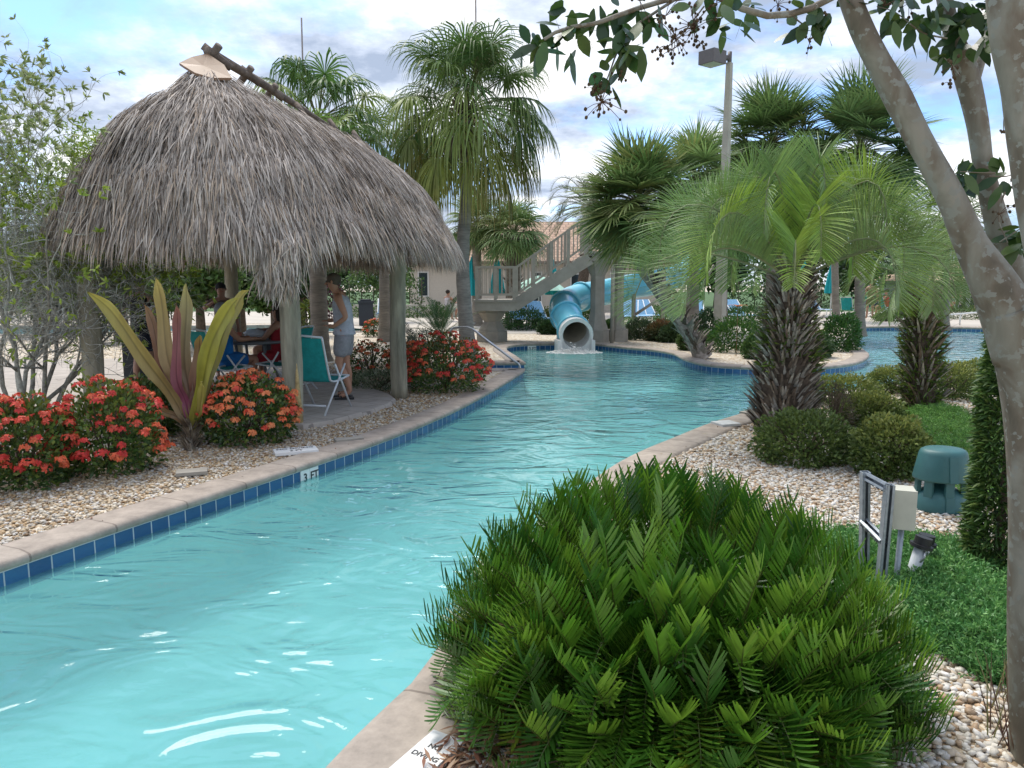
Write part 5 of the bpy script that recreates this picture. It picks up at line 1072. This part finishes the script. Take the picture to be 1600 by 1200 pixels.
# dracaena tuft between poles
b = P(484, 560, .0); t_ = thing('dracaena', 'small yellow green tufted plant behind the teal chair', 'plant', b); mb = MB(); st = MB()
for px, py in ((478, 482), (492, 495), (470, 500), (490, 478)):
    tp = Q(px, py, b[1]); tube(st, [b, b*.4+tp*.6, tp], .018, 6, (.22, .2, .15)); n = 38; d = nrm(rdir(n)+V(0, 0, .5)); leaves(mb, np.tile(tp, (n, 1)), d, rdir(n), .34, .015, pick([(.20, .26, .03), (.28, .32, .05), (.12, .18, .03)], n), .35, 4)
ob('foliage', mb, LEAF, t_); ob('stem', st, BARK, t_)
b = P(505, 540, .0); t_ = thing('purple_shrub', 'dark purple leaved shrub in the shade beyond the poles', 'shrub', b); mb = MB(); p, d = ellipsoid_pts(1500, b+V(.1, .2, 1.15), (.5, .5, .6)); leaves(mb, p, nrm(d+rdir(len(p))), rdir(len(p)), .1, .02, pick([(.10, .02, .04), (.05, .015, .03)], len(p)), .2, 3); ob('foliage', mb, LEAF, t_); mb = MB(); tube(mb, [b, b+V(.1, .2, 1)], .025, 6, (.12, .08, .06)); ob('stem', mb, BARK, t_)

# ============================================================ GREY TWIGGY BUSH AT LEFT
def twig_bush():
    b = P(45, 655, -.03); Y = b[1]; root = thing('grey_twiggy_bush', 'big grey half bare bush with yellow green tips at the left edge', 'bush', b)
    st = MB(); tw = MB(); lf = MB(); random.seed(21); tips = []
    def grow(p, d, L_, r, lev):
        n = 5; path = [p]; cur = d.copy()
        for i in range(n):
            cur = nrm(cur+RNG.normal(0, .16+.05*lev, 3)+V(0, 0, .05)); path.append(path[-1]+cur*L_/n)
        tube(st if lev < 2 else tw, path, np.linspace(r, r*.6, n+1), 7 if lev < 2 else 4, pick([(.36, .36, .32), (.46, .47, .42), (.28, .27, .23)], 1)[0], cap=False)
        if lev >= 3: tips.append((path[-1], cur, lev))
        if lev < 4:
            for k in range((4, 4, 4, 3)[lev]):
                i = random.randint(2, n); a = nrm(cur+rdir(1)[0]*(.75 if lev else .55)); grow(path[i], a, L_*random.uniform(.5, .8), r*.5, lev+1)
    for dx, tx, ty, dy in ((-.1, 10, 160, .2), (.0, 60, 190, -.1), (.1, 120, 250, .1), (.2, 200, 330, -.3), (.25, 235, 420, .2), (-.2, -50, 200, .1), (.05, 95, 330, -.5), (-.05, 30, 330, -.4), (.15, 150, 390, -.2), (-.3, -80, 330, 0)):
        tgt = Q(tx, ty, Y+dy); p = b+V(dx, dy*.3, 0); v = tgt-p; grow(p, nrm(v), np.linalg.norm(v)*.62, .030, 0)
    # dense grey fine twigs in the middle
    n = 7000; c = Q(85, 430, Y); p = c+RNG.normal(0, 1, (n, 3))*V(.52, .40, .55); p = p[p[:, 2] > .7]; n = len(p); d = nrm(rdir(n)+V(.15, 0, .2)); k = 5; pts = np.zeros((n, k, 3)); pts[:, 0] = p; cur = d
    for j in range(1, k): cur = nrm(cur+RNG.normal(0, .35, (n, 3))); pts[:, j] = pts[:, j-1]+cur*RNG.uniform(.04, .10, (n, 1))
    ribbons(tw, pts, np.linspace(.0042, .0015, k), rdir(n), pick([(.50, .51, .46), (.40, .40, .35), (.58, .59, .55)], n))
    for p_, d_, lv in tips:
        hi = p_[2] > 1.75; m = random.randint(6, 10) if hi else random.randint(0, 3)
        if m == 0: continue
        dd = nrm(d_+rdir(m)*.9); cols = [(.30, .40, .05), (.36, .44, .08), (.22, .32, .05)] if p_[2] < 2.75 else [(.26, .33, .12), (.33, .38, .16), (.20, .27, .09)]
        leaves(lf, np.tile(p_, (m, 1)), dd, rdir(m), .09, .012, pick(cols, m), .15, 4)
    for (px, py, s, n) in ((150, 225, 38, 520), (185, 250, 34, 480), (110, 285, 46, 520), (205, 285, 26, 330), (60, 310, 50, 500), (20, 250, 60, 450), (15, 330, 50, 500), (30, 410, 55, 600), (120, 330, 40, 300), (235, 320, 22, 70), (130, 250, 30, 250)):
        sg = s/FPX*Y; p = Q(px, py, Y)+RNG.normal(0, 1, (n, 3))*V(sg*.6, sg*.8, sg*.42); leaves(lf, p, nrm(rdir(n)+V(0, 0, .4)), rdir(n), .075, .009, pick([(.26, .38, .025), (.34, .45, .05), (.18, .30, .03)], n), .1, 3)
    ob('branch', st, mat('lichen_bark', attr=True, rough=.9, var=.4, vscale=22, bump=.5, bscale=60), root); ob('twig', tw, BARK, root); ob('foliage', lf, LEAF, root)
twig_bush()

# ============================================================ FOREGROUND TREE AT RIGHT
def crape():
    D = 2.55; b = Q(1618, 1240, D); b[2] = -.03
    root = thing('smooth_barked_tree', 'foreground tree with mottled smooth bark and leaning limbs at the right edge', 'tree', b)
    m = bpy.data.materials.new('mottled_bark'); m.use_nodes = True; t = m.node_tree; n = t.nodes; l = t.links; bs = n['Principled BSDF']; tcn = n.new('ShaderNodeTexCoord')
    mpn = n.new('ShaderNodeMapping'); mpn.inputs['Scale'].default_value = (1, 1, .42); l.new(tcn.outputs['Object'], mpn.inputs[0])
    a1 = n.new('ShaderNodeTexNoise'); a1.inputs['Scale'].default_value = 11; a1.inputs['Detail'].default_value = 10; a1.inputs['Distortion'].default_value = .6; l.new(mpn.outputs[0], a1.inputs[0])
    c1 = n.new('ShaderNodeValToRGB'); e = c1.color_ramp.elements; e[0].position = .34; e[0].color = (.105, .09, .062, 1); e[1].position = .68; e[1].color = (.25, .24, .195, 1); x = e.new(.46); x.color = (.15, .125, .09, 1); x = e.new(.54); x.color = (.19, .18, .14, 1); l.new(a1.outputs['Fac'], c1.inputs[0])
    a2 = n.new('ShaderNodeTexNoise'); a2.inputs['Scale'].default_value = 34; a2.inputs['Detail'].default_value = 5; l.new(tcn.outputs['Object'], a2.inputs[0]); c2 = n.new('ShaderNodeValToRGB'); c2.color_ramp.elements[0].position = .57; c2.color_ramp.elements[1].position = .60; l.new(a2.outputs['Fac'], c2.inputs[0])
    mx_ = n.new('ShaderNodeMix'); mx_.data_type = 'RGBA'; l.new(c2.outputs[0], mx_.inputs[0]); l.new(c1.outputs[0], mx_.inputs[6]); mx_.inputs[7].default_value = (.225, .23, .195, 1); l.new(mx_.outputs[2], bs.inputs['Base Color']); bs.inputs['Roughness'].default_value = .75
    bp = n.new('ShaderNodeBump'); bp.inputs['Strength'].default_value = .5; bp.inputs['Distance'].default_value = .01; l.new(a1.outputs['Fac'], bp.inputs['Height']); l.new(bp.outputs[0], bs.inputs['Normal'])
    def limb(pts, nm='branch', sm=40, nseg=18, par=None):
        P3 = np.array([Q(x, y, d) for x, y, r, d in pts]); rr = np.array([r*(.86 if nm == 'trunk' else .86 if y > 440 else .74)/FPX*d for x, y, r, d in pts]); k = len(pts); pa = catmull3(P3, sm); ra = np.interp(np.linspace(0, k-1, sm), np.arange(k), rr); mb = MB(); tube(mb, pa, ra, nseg, rough=.13, seed=pts[0][0]); return ob(nm, mb, m, par or root)
    tr = limb([(1622, 1260, 52, D), (1618, 1000, 47, D), (1618, 800, 44, D), (1614, 640, 46, D), (1598, 540, 52, D), (1580, 480, 50, D)], 'trunk')
    limb([(1596, 560, 44, D), (1566, 470, 42, D), (1520, 385, 31, D), (1487, 310, 27, D), (1440, 225, 25, D), (1405, 155, 26, D), (1372, 95, 22, D), (1345, 40, 22, D), (1315, -40, 20, D)])
    limb([(1600, 520, 36, D+.1), (1580, 430, 28, D+.15), (1553, 330, 21, D+.15), (1537, 260, 19, D+.15), (1527, 190, 20, D+.15), (1508, 110, 22, D+.15), (1488, 50, 16, D+.12), (1470, -30, 14, D+.1)])
    limb([(1518, 130, 14, D+.15), (1532, 90, 11, D+.17), (1545, 40, 10, D+.18), (1552, -30, 9, D+.2)], sm=20)
    limb([(1650, 520, 28, D-.3), (1618, 360, 26, D-.3), (1602, 240, 28, D-.3), (1592, 140, 32, D-.3), (1580, 60, 38, D-.3), (1575, -40, 42, D-.3)])
    def tw(pts, r): T_ = MB(); P3 = catmull3([Q(*p) for p in pts], 16); tube(T_, P3, np.linspace(r, r*.4, 16), 6, cap=False); ob('twig', T_, m, root)
    t1 = tw([(1330, -25, D), (1285, 5, D), (1235, 22, D-.05), (1180, 22, D-.1), (1120, -5, D-.1), (1060, -4, D-.15), (1000, 12, D-.15), (950, 30, D-.2), (925, 38, D-.2), (880, 45, D-.2), (850, 62, D-.2)], .012)
    t2 = tw([(1060, -4, D-.15), (1015, 25, D-.15), (988, 45, D-.15), (965, 80, D-.15), (950, 120, D-.15), (935, 150, D-.15)], .005)
    for ps in ([(1120, -5, D-.1), (1100, 20, D-.1), (1085, 35, D-.1), (1050, 50, D-.1)], [(1100, 10, D-.1), (1060, 60, D-.1), (1030, 80, D-.1)], [(1235, 22, D), (1260, 40, D), (1280, 28, D)], [(1555, 270, D), (1530, 270, D), (1500, 268, D)], [(1545, 275, D), (1575, 275, D), (1600, 262, D)], [(1560, 380, D+.1), (1590, 360, D), (1610, 350, D)], [(1548, 60, D+.1), (1590, 30, D+.1), (1550, 10, D)], [(1480, 60, D), (1440, 50, D), (1400, 20, D), (1370, 10, D)], [(1585, 150, D), (1570, 180, D), (1568, 205, D)], [(1500, 120, D), (1490, 105, D), (1475, 90, D)], [(1570, 300, D), (1560, 340, D), (1575, 380, D)]): tw(ps, .003)
    lf = MB(); GL = [(.03, .075, .018), (.045, .10, .022), (.022, .055, .015), (.07, .12, .025)]
    for (px, py, s, n_) in ((905, 45, 20, 9), (870, 55, 18, 8), (838, 80, 16, 7), (882, 15, 14, 5), (925, 25, 14, 6), (845, 50, 8, 3), (985, 55, 16, 7), (975, 80, 16, 9), (962, 100, 16, 6), (945, 125, 10, 4), (970, 40, 10, 3), (965, 8, 14, 4), (1000, 8, 12, 4), (1020, 20, 14, 5), (1140, 15, 20, 9), (1150, 35, 18, 7), (1100, 12, 16, 6), (1180, 8, 10, 4), (1262, 20, 14, 6), (1280, 35, 14, 6), (1250, 38, 12, 4), (1370, 18, 18, 7), (1400, 8, 18, 8), (1440, 12, 22, 12), (1475, 45, 20, 12), (1500, 75, 16, 9), (1450, 45, 14, 6), (1535, 12, 18, 9), (1560, 50, 12, 5), (1510, 25, 20, 10), (1545, 55, 14, 5), (1520, 272, 22, 10), (1550, 262, 16, 6), (1500, 270, 10, 4), (1575, 282, 10, 4), (1598, 355, 20, 12), (1590, 375, 14, 6), (1560, 10, 18, 7), (1335, 5, 8, 3), (1480, 5, 18, 8), (1425, 30, 12, 5)):
        dd_ = D-(.17 if px < 1150 else .0)+(.05 if px > 1450 else 0); sg = s/FPX*dd_; p = Q(px, py, dd_)+RNG.normal(0, 1, (n_, 3))*sg*.72; d = nrm(rdir(n_)+V(0, 0, -.5)); leaves(lf, p, d, nrm(rdir(n_)+V(0, -.8, .8)), RNG.uniform(.05, .09, n_), .0195, pick(GL, n_), .15, 5, None)
    ob('foliage', lf, GLOSSLEAF, root)
    for (px, py, s, n_) in ((940, 160, 22, 34), (930, 140, 16, 14), (1055, 60, 26, 22), (1085, 45, 22, 26), (1040, 25, 18, 12), (1050, 78, 20, 14), (1095, 68, 10, 8), (1030, 75, 14, 8), (970, 118, 8, 5), (1000, 2, 22, 8), (1215, 8, 20, 14), (1265, 68, 10, 7), (1285, 25, 8, 5), (1488, 105, 12, 9), (1485, 130, 8, 6), (1567, 100, 5, 8), (1572, 60, 6, 7), (1566, 205, 3, 4), (1590, 290, 10, 6), (1562, 335, 14, 7), (1545, 20, 16, 8), (1380, 10, 16, 8), (1420, 5, 16, 8), (1120, 5, 20, 12)):
        fr = MB(); dd_ = D-(.17 if px < 1150 else .0); sg = s/FPX*dd_; cpt = Q(px, py, dd_); p = cpt+RNG.normal(0, 1, (n_, 3))*sg*.6
        for x in p: tube(fr, [cpt, (cpt+x)/2+V(0, 0, .004), x], .0009, 4, (.10, .05, .03), cap=False)
        s_ = RNG.uniform(.0035, .0062, n_); v = ICV[None]*s_[:, None, None]*V(1, 1, 1.15)+p[:, None, :]; fr.add(v.reshape(-1, 3), None, (ICT[None]+(np.arange(n_)*len(ICV))[:, None, None]).reshape(-1, 3), (.085, .06, .035)); ob('seed_cluster', fr, BARK, root)
crape()

# ============================================================ FAR BACKGROUND
def tree(name, label, b, h, r, cols, n=2600, leaf=.26, tr_h=.35, group=None, blobs=9, seed=0):
    b = np.asarray(b, float); root = thing(name, label, 'tree', b, group); rs = random.Random(seed); mb = MB(); tr = MB(); tube(tr, [b, b+V(0, 0, h*tr_h), b+V(.05*r, 0, h*.75)], (.12*r**.5, .09*r**.5, .03), 8, (.15, .12, .09))
    for i in range(blobs):
        a = rs.uniform(0, 6.28); q = rs.uniform(0, .62)*r; z = b[2]+h*rs.uniform(tr_h+.08, .8); c = V(b[0]+math.cos(a)*q, b[1]+math.sin(a)*q, z); s = r*rs.uniform(.35, .6); k = n//blobs
        p, d = ellipsoid_pts(k, c, (s, s, s*.85), .3, lump=.2, seed=seed+i); p = p[p[:, 2] < b[2]+h]; k = len(p); leaves(mb, p, nrm(rdir(k)+V(0, 0, .3)), rdir(k), leaf*RNG.uniform(.6, 1.2, k), leaf*.3, pick(cols, k, None, .22)*rs.uniform(.8, 1.2), .2, 3); tube(tr, [b+V(0, 0, h*tr_h), c], (.05, .02), 5, (.15, .12, .09))
    ob('crown', mb, LEAF, root); ob('trunk', tr, BARK, root); return root
TG = [(.04, .085, .02), (.06, .115, .03), (.03, .06, .018)]
TL = [(.07, .14, .03), (.10, .18, .04), (.05, .10, .02)]
def bigleaf(px, pyb, Y, h, r, lb, cols=TL, n=3000, leaf=.15, **k): return tree('broadleaf_tree', lb, V(Q(px, 440, Y)[0], Y, -.03), h, r, cols, n, leaf, group='trees behind the hut', seed=px, **k)
bigleaf(310, 0, 19, 2.9, 1.5, 'leafy green tree behind the hut left of its back pole', blobs=12, n=5000)
bigleaf(425, 0, 18.5, 2.3, .62, 'slim young tree with a bare stem right of the back pole', leaf=.11, tr_h=.42)
bigleaf(180, 0, 22, 3.0, 1.7, 'green tree glimpsed behind the grey bush', n=4000)
bigleaf(60, 0, 24, 3.2, 1.8, 'green tree at the far left behind the grey bush', n=4000)
bigleaf(600, 0, 33, 3.4, 1.6, 'rounded green tree behind the standing man')
bigleaf(255, 0, 20.5, 2.7, 1.2, 'leafy green tree behind the broad leaved plant', blobs=10, n=4000)
bigleaf(375, 0, 21.5, 2.8, 1.3, 'leafy green tree directly behind the back pole', cols=TG, blobs=10, n=4000)
bigleaf(470, 0, 24.5, 2.9, 1.3, 'leafy green tree between back pole and front pole', cols=TG, blobs=10, n=4000)
t1_ = tree('background_tree', 'dense tree on the skyline, far left behind the hut', V(-30, 56, 0), 6.0, 4.2, TG, 3400, .42, .2, 'skyline trees', 11, 3)
t2_ = tree('background_tree', 'darker bushy tree on the skyline behind the hut', V(-22, 58, 0), 5.4, 4.4, [(.03, .065, .02), (.045, .085, .025)], 3400, .42, .15, 'skyline trees', 11, 5)
pl_ = [(-38, 57, .9, 'behind the grey bush'), (-14, 60, .95, 'behind the tallest palm'), (-5, 64, .62, 'behind the pool house roof'), (3, 62, .72, 'behind the stair platform'), (9, 58, .95, 'behind the curved cabbage palm'), (14, 52, .95, 'right of the lamp post'), (20, 54, .85, 'behind the big feather palm'), (25.5, 56, .85, 'between the two feather palms'), (31, 60, .7, 'behind the second feather palm'), (36, 66, .75, 'behind the right pool building'), (44, 68, .85, 'at the right edge behind the trunk'), (-46, 60, 1., 'at the left edge of the photo'), (52, 66, .9, 'outermost on the right')]
for i, (x, y, s, w_) in enumerate(pl_): dup((t1_, t2_)[i % 2], V(x, y, 0), i*1.3, ('dense' if i % 2 == 0 else 'darker')+' skyline tree '+w_, s)
def hedge(name, label, px0, px1, Y, z0, z1, D=.8, cols=TG, leaf=.12):
    a, b_ = Q(px0, 440, Y)[0], Q(px1, 440, Y)[0]; root = thing(name, label, 'hedge', V((a+b_)/2, Y, z0)); mb = MB(); n = int(min(9000, (b_-a)*(z1-z0+D)*170)); p = np.stack((RNG.uniform(a, b_, n), Y+RNG.uniform(0, D, n), RNG.uniform(z0, z1, n)), 1)
    p[:, 2] += .05*np.sin(p[:, 0]*3); leaves(mb, p, nrm(rdir(n)+V(0, -.3, .5)), rdir(n), leaf, leaf*.3, pick(cols, n), .2, 3); ob('foliage', mb, LEAF, root); mb = MB()
    for x in np.linspace(a+.1, b_-.1, 8): tube(mb, [V(x, Y+D/2, z0), V(x, Y+D/2, z1-.1)], .03, 5, (.1, .08, .06))
    ob('stem', mb, BARK, root)
hedge('hedge', 'clipped upper hedge beyond the far deck, seen past the standing man', 520, 660, 38, .6, 1.95, 1.0)
hedge('hedge', 'lower clipped hedge in front of the upper one', 530, 700, 36, -.02, .55, .8, TL)
hedge('hedge', 'dark hedge behind the loungers right of the slide', 1130, 1320, 46, -.02, 1.9, 1.2)
hedge('hedge', 'hedge behind the hut at far left', -60, 260, 34, -.02, 1.5, 1.0)
# retaining wall
m = MB(); a = Q(520, 440, 37.4); b_ = Q(720, 440, 37.4); box(m, ((a[0]+b_[0])/2, 37.5, .27), (b_[0]-a[0], .3, .6), c=(.5, .45, .38)); tag(ob('retaining_wall', m, PLAIN, loc=((a[0]+b_[0])/2, 37.5, 0), smooth=False), 'low cream retaining wall between the two hedges', 'wall')
ROOF = brick_mat('roof_tiles', .35, .3, .03, (.42, .27, .18), (.50, .34, .24), (.22, .14, .10), .85, .5, uv=False, var=.25)
def building(name, label, px0, px1, Y, z0, ze, zr, D, wins, wallc=(.50, .44, .36), ov=.7):
    a, b_ = Q(px0, 440, Y)[0], Q(px1, 440, Y)[0]; cx = (a+b_)/2; root = thing(name, label, 'building', V(cx, Y, z0)); m = MB(); box(m, (cx, Y+D/2, (z0+ze)/2), (b_-a, D, ze-z0), c=wallc); ob('wall', m, PLAIN, root, smooth=False)
    m = MB(); x0, x1, y0, y1 = a-ov, b_+ov, Y-ov, Y+D+ov; h = min((x1-x0), (y1-y0))/2*.98; yc = (y0+y1)/2; v = [(x0, y0, ze), (x1, y0, ze), (x1, y1, ze), (x0, y1, ze), (x0+h, yc, zr), (x1-h, yc, zr)]; m.add(v, [(0, 1, 5, 4), (2, 3, 4, 5), (3, 2, 1, 0)], [(1, 2, 5), (3, 0, 4)]); ob('roof', m, ROOF, root, smooth=False)
    m = MB(); box(m, (cx, Y-ov+.04, ze-.09), (x1-x0-.1, .06, .17), c=(.16, .11, .08)); ob('fascia', m, PLAIN, root, smooth=False)
    for (p0, p1, w0, w1, kd) in wins:
        wa, wb = Q(p0, 440, Y)[0], Q(p1, 440, Y)[0]; m = MB(); box(m, ((wa+wb)/2, Y-.02, (w0+w1)/2), (wb-wa+.16, .08, w1-w0+.16), c=(.62, .60, .56)); fr = ob(kd, m, PLAIN, root, smooth=False); m = MB(); box(m, ((wa+wb)/2, Y-.05, (w0+w1)/2), (wb-wa, .06, w1-w0), c=(.025, .03, .035)); ob('glass', m, mat('window_glass', (.03, .04, .045), .08, var=.05), fr, smooth=False)
building('pool_house', 'cream pool house with a tan tiled roof behind the stairs', 640, 1045, 44, -.03, 2.85, 5.4, 8, [(655, 668, .9, 2.2, 'window'), (735, 748, .9, 2.2, 'window'), (830, 845, .1, 2.2, 'door'), (893, 910, .1, 2.1, 'door'), (955, 975, .9, 2.2, 'window')])
building('snack_bar', 'low white pool building with a tan roof at the right edge', 1478, 1720, 50, -.6, 1.75, 3.5, 9, [(1500, 1510, -.4, 1.25, 'door'), (1518, 1535, -.4, 1.25, 'door'), (1560, 1585, .2, 1.25, 'window')], (.52, .50, .46), 1.0)
# umbrellas
def umb(label, loc):
    t_ = thing('closed_umbrella', label, 'umbrella', (0, 0, 0), 'closed teal umbrellas'); m = MB(); tube(m, [V(0, 0, 0), V(0, 0, 2.75)], .03, 8, (.6, .6, .58)); ob('pole', m, PLAIN, t_); m = MB(); n = 40; a = np.linspace(0, 2*PI, n, endpoint=False); vs = []
    for z, r in ((1.15, .26), (1.3, .27), (1.9, .19), (2.4, .1), (2.7, .02)): rr = r*(1+.22*np.cos(a*8)); vs.append(np.stack((np.cos(a)*rr, np.sin(a)*rr, np.full(n, z)), 1))
    m.add(np.concatenate(vs), [(i*n+j, i*n+(j+1) % n, (i+1)*n+(j+1) % n, (i+1)*n+j) for i in range(4) for j in range(n)], None, (.01, .32, .34)); ob('canopy', m, CLOTH, t_); m = MB(); lathe(m, [(0, 0), (.28, 0), (.26, .1), (.05, .14), (0, .14)], (0, 0, 0), 16, (.3, .3, .3)); ob('base', m, PLAIN, t_); t_.location = tuple(loc); return t_
u1 = umb('closed teal umbrella right beside the tallest palm trunk', V(Q(738, 440, 30)[0], 30, 0))
for px, Y, lb in ((777, 31, 'closed teal umbrella behind the slide landing'), (863, 32, 'closed teal umbrella under the stair flight'), (1300, 36, 'closed teal umbrella between the feather palms'), (1255, 34, 'closed teal umbrella behind the big feather palm trunk')): dup(u1, V(Q(px, 440, Y)[0], Y, 0), px, lb)
t_ = thing('open_umbrella', 'open pale green umbrella under the stair flight', 'umbrella', V(Q(842, 440, 31)[0], 31, 0)); c = V(Q(842, 440, 31)[0], 31, 0); m = MB(); lathe(m, [(1.15, 1.35), (.8, 1.62), (.4, 1.82), (0, 1.95), (.4, 1.80), (.8, 1.60), (1.12, 1.34)], c, 8, (.40, .62, .50)); ob('canopy', m, CLOTH, t_, smooth=False); m = MB(); tube(m, [c, c+V(0, 0, 1.9)], .025, 8, (.6, .6, .58)); ob('pole', m, PLAIN, t_)
# loungers
def lounger(label, loc, rz):
    t_ = thing('pool_lounger', label, 'lounger', (0, 0, 0), 'blue loungers on the far deck'); m = MB()
    for x in (-.32, .32): tube(m, [V(x, -.9, .36), V(x, .35, .36), V(x, .95, .95)], .02, 6, (.7, .7, .68))
    ob('frame', m, PLAIN, t_)
    m = MB(); v = [(-.3, -.9, .37), (.3, -.9, .37), (.3, .35, .37), (-.3, .35, .37), (.3, .95, .96), (-.3, .95, .96)]; v2 = [(x, y, z-.02) for x, y, z in v]; m.add(v+v2, [(0, 1, 2, 3), (3, 2, 4, 5), (9, 8, 7, 6), (11, 10, 8, 9), (5, 4, 10, 11)], None, (.22, .42, .62)); ob('sling', m, CLOTH, t_, smooth=False)
    for x in (-.32, .32):
        for y in (-.75, .4): m = MB(); tube(m, [V(x, y, .36), V(x, y, 0)], .02, 6, (.7, .7, .68)); ob('leg', m, PLAIN, t_)
    t_.location = tuple(loc); t_.rotation_euler = (0, 0, rz); return t_
l0 = lounger('blue lounger left of the slide, behind the stair flight', V(Q(812, 440, 28)[0], 28, 0), .1)
for i, (px, Y, w_) in enumerate(((832, 28.5, 'second from the landing under the stairs'), (848, 28, 'just left of the slide elbow'), (985, 30, 'between the slide column and curved palm'), (1003, 30.5, 'right of the slide column'), (1022, 31, 'behind the curved palm trunk'), (1090, 30, 'left of the lamp post'), (1148, 31, 'right of the lamp post'), (1165, 31, 'second right of the lamp post'), (1060, 31.5, 'behind the far bank shrubs'), (600, 33, 'seen between the hut poles'), (1285, 37, 'beyond the far pool left of the people'))): dup(l0, V(Q(px, 440, Y)[0], Y, 0), .1+.3*math.sin(i*2.1), 'blue lounger '+w_)
# people by the far pool
far_p = 'people on the far pool deck'
for px, Y, ps, tp, lb, rz in ((1386, 37, 'sit', (.55, .02, .05), 'far seated person in a bright red top', 2.8), (1370, 37.5, 'sit', (.02, .03, .10), 'far seated person in navy beside the red top', .4), (1362, 35, 'stand', (.35, .2, .14), 'far person walking past the shrub tuft', 1.2), (1502, 44, 'sit', (.6, .55, .5), 'far seated person in a white top near the right building', 3.), (1540, 44, 'sit', (.5, .3, .4), 'far seated person in pink near the right building', 2.), (700, 33, 'sit', (.55, .5, .5), 'far seated person left of the tallest palm', 1.), (1055, 32, 'sit', (.3, .1, .2), 'far lounging person behind the curved palm', 1.)):
    person(lb, V(Q(px, 440, Y)[0], Y, 0), rz, top=tp, bottom=tuple(np.array(tp)*.5), pose=ps, group=far_p, shoes=None)
for px, Y, lb in ((1392, 36, 'far chair under the person in red'), (1330, 35, 'far teal chair beside the shrub tuft'), (1425, 37, 'far teal chair right of the second feather palm'), (1350, 38, 'far teal chair behind the walking person')): dup(ch, V(Q(px, 440, Y)[0], Y, 0), 1.2+px, lb)
# far pool railing
m = MB(); a, b_ = Q(1456, 494, 30), Q(1545, 487, 30.5); c_ = Q(1400, 499, 30)
for p, q_ in ((a, b_), (c_, a-V(.3, 0, .05))):
    tube(m, [p, q_], .035, 8, (.7, .7, .68))
for p in (a, b_, (a+b_)/2, c_): tube(m, [p, V(p[0], p[1], -.03)], .03, 8, (.7, .7, .68))
t_ = thing('pool_railing', 'low white railing along the far pool edge', 'railing', V(a[0], a[1], -.03)); ob('rail', m, PLAIN, t_)
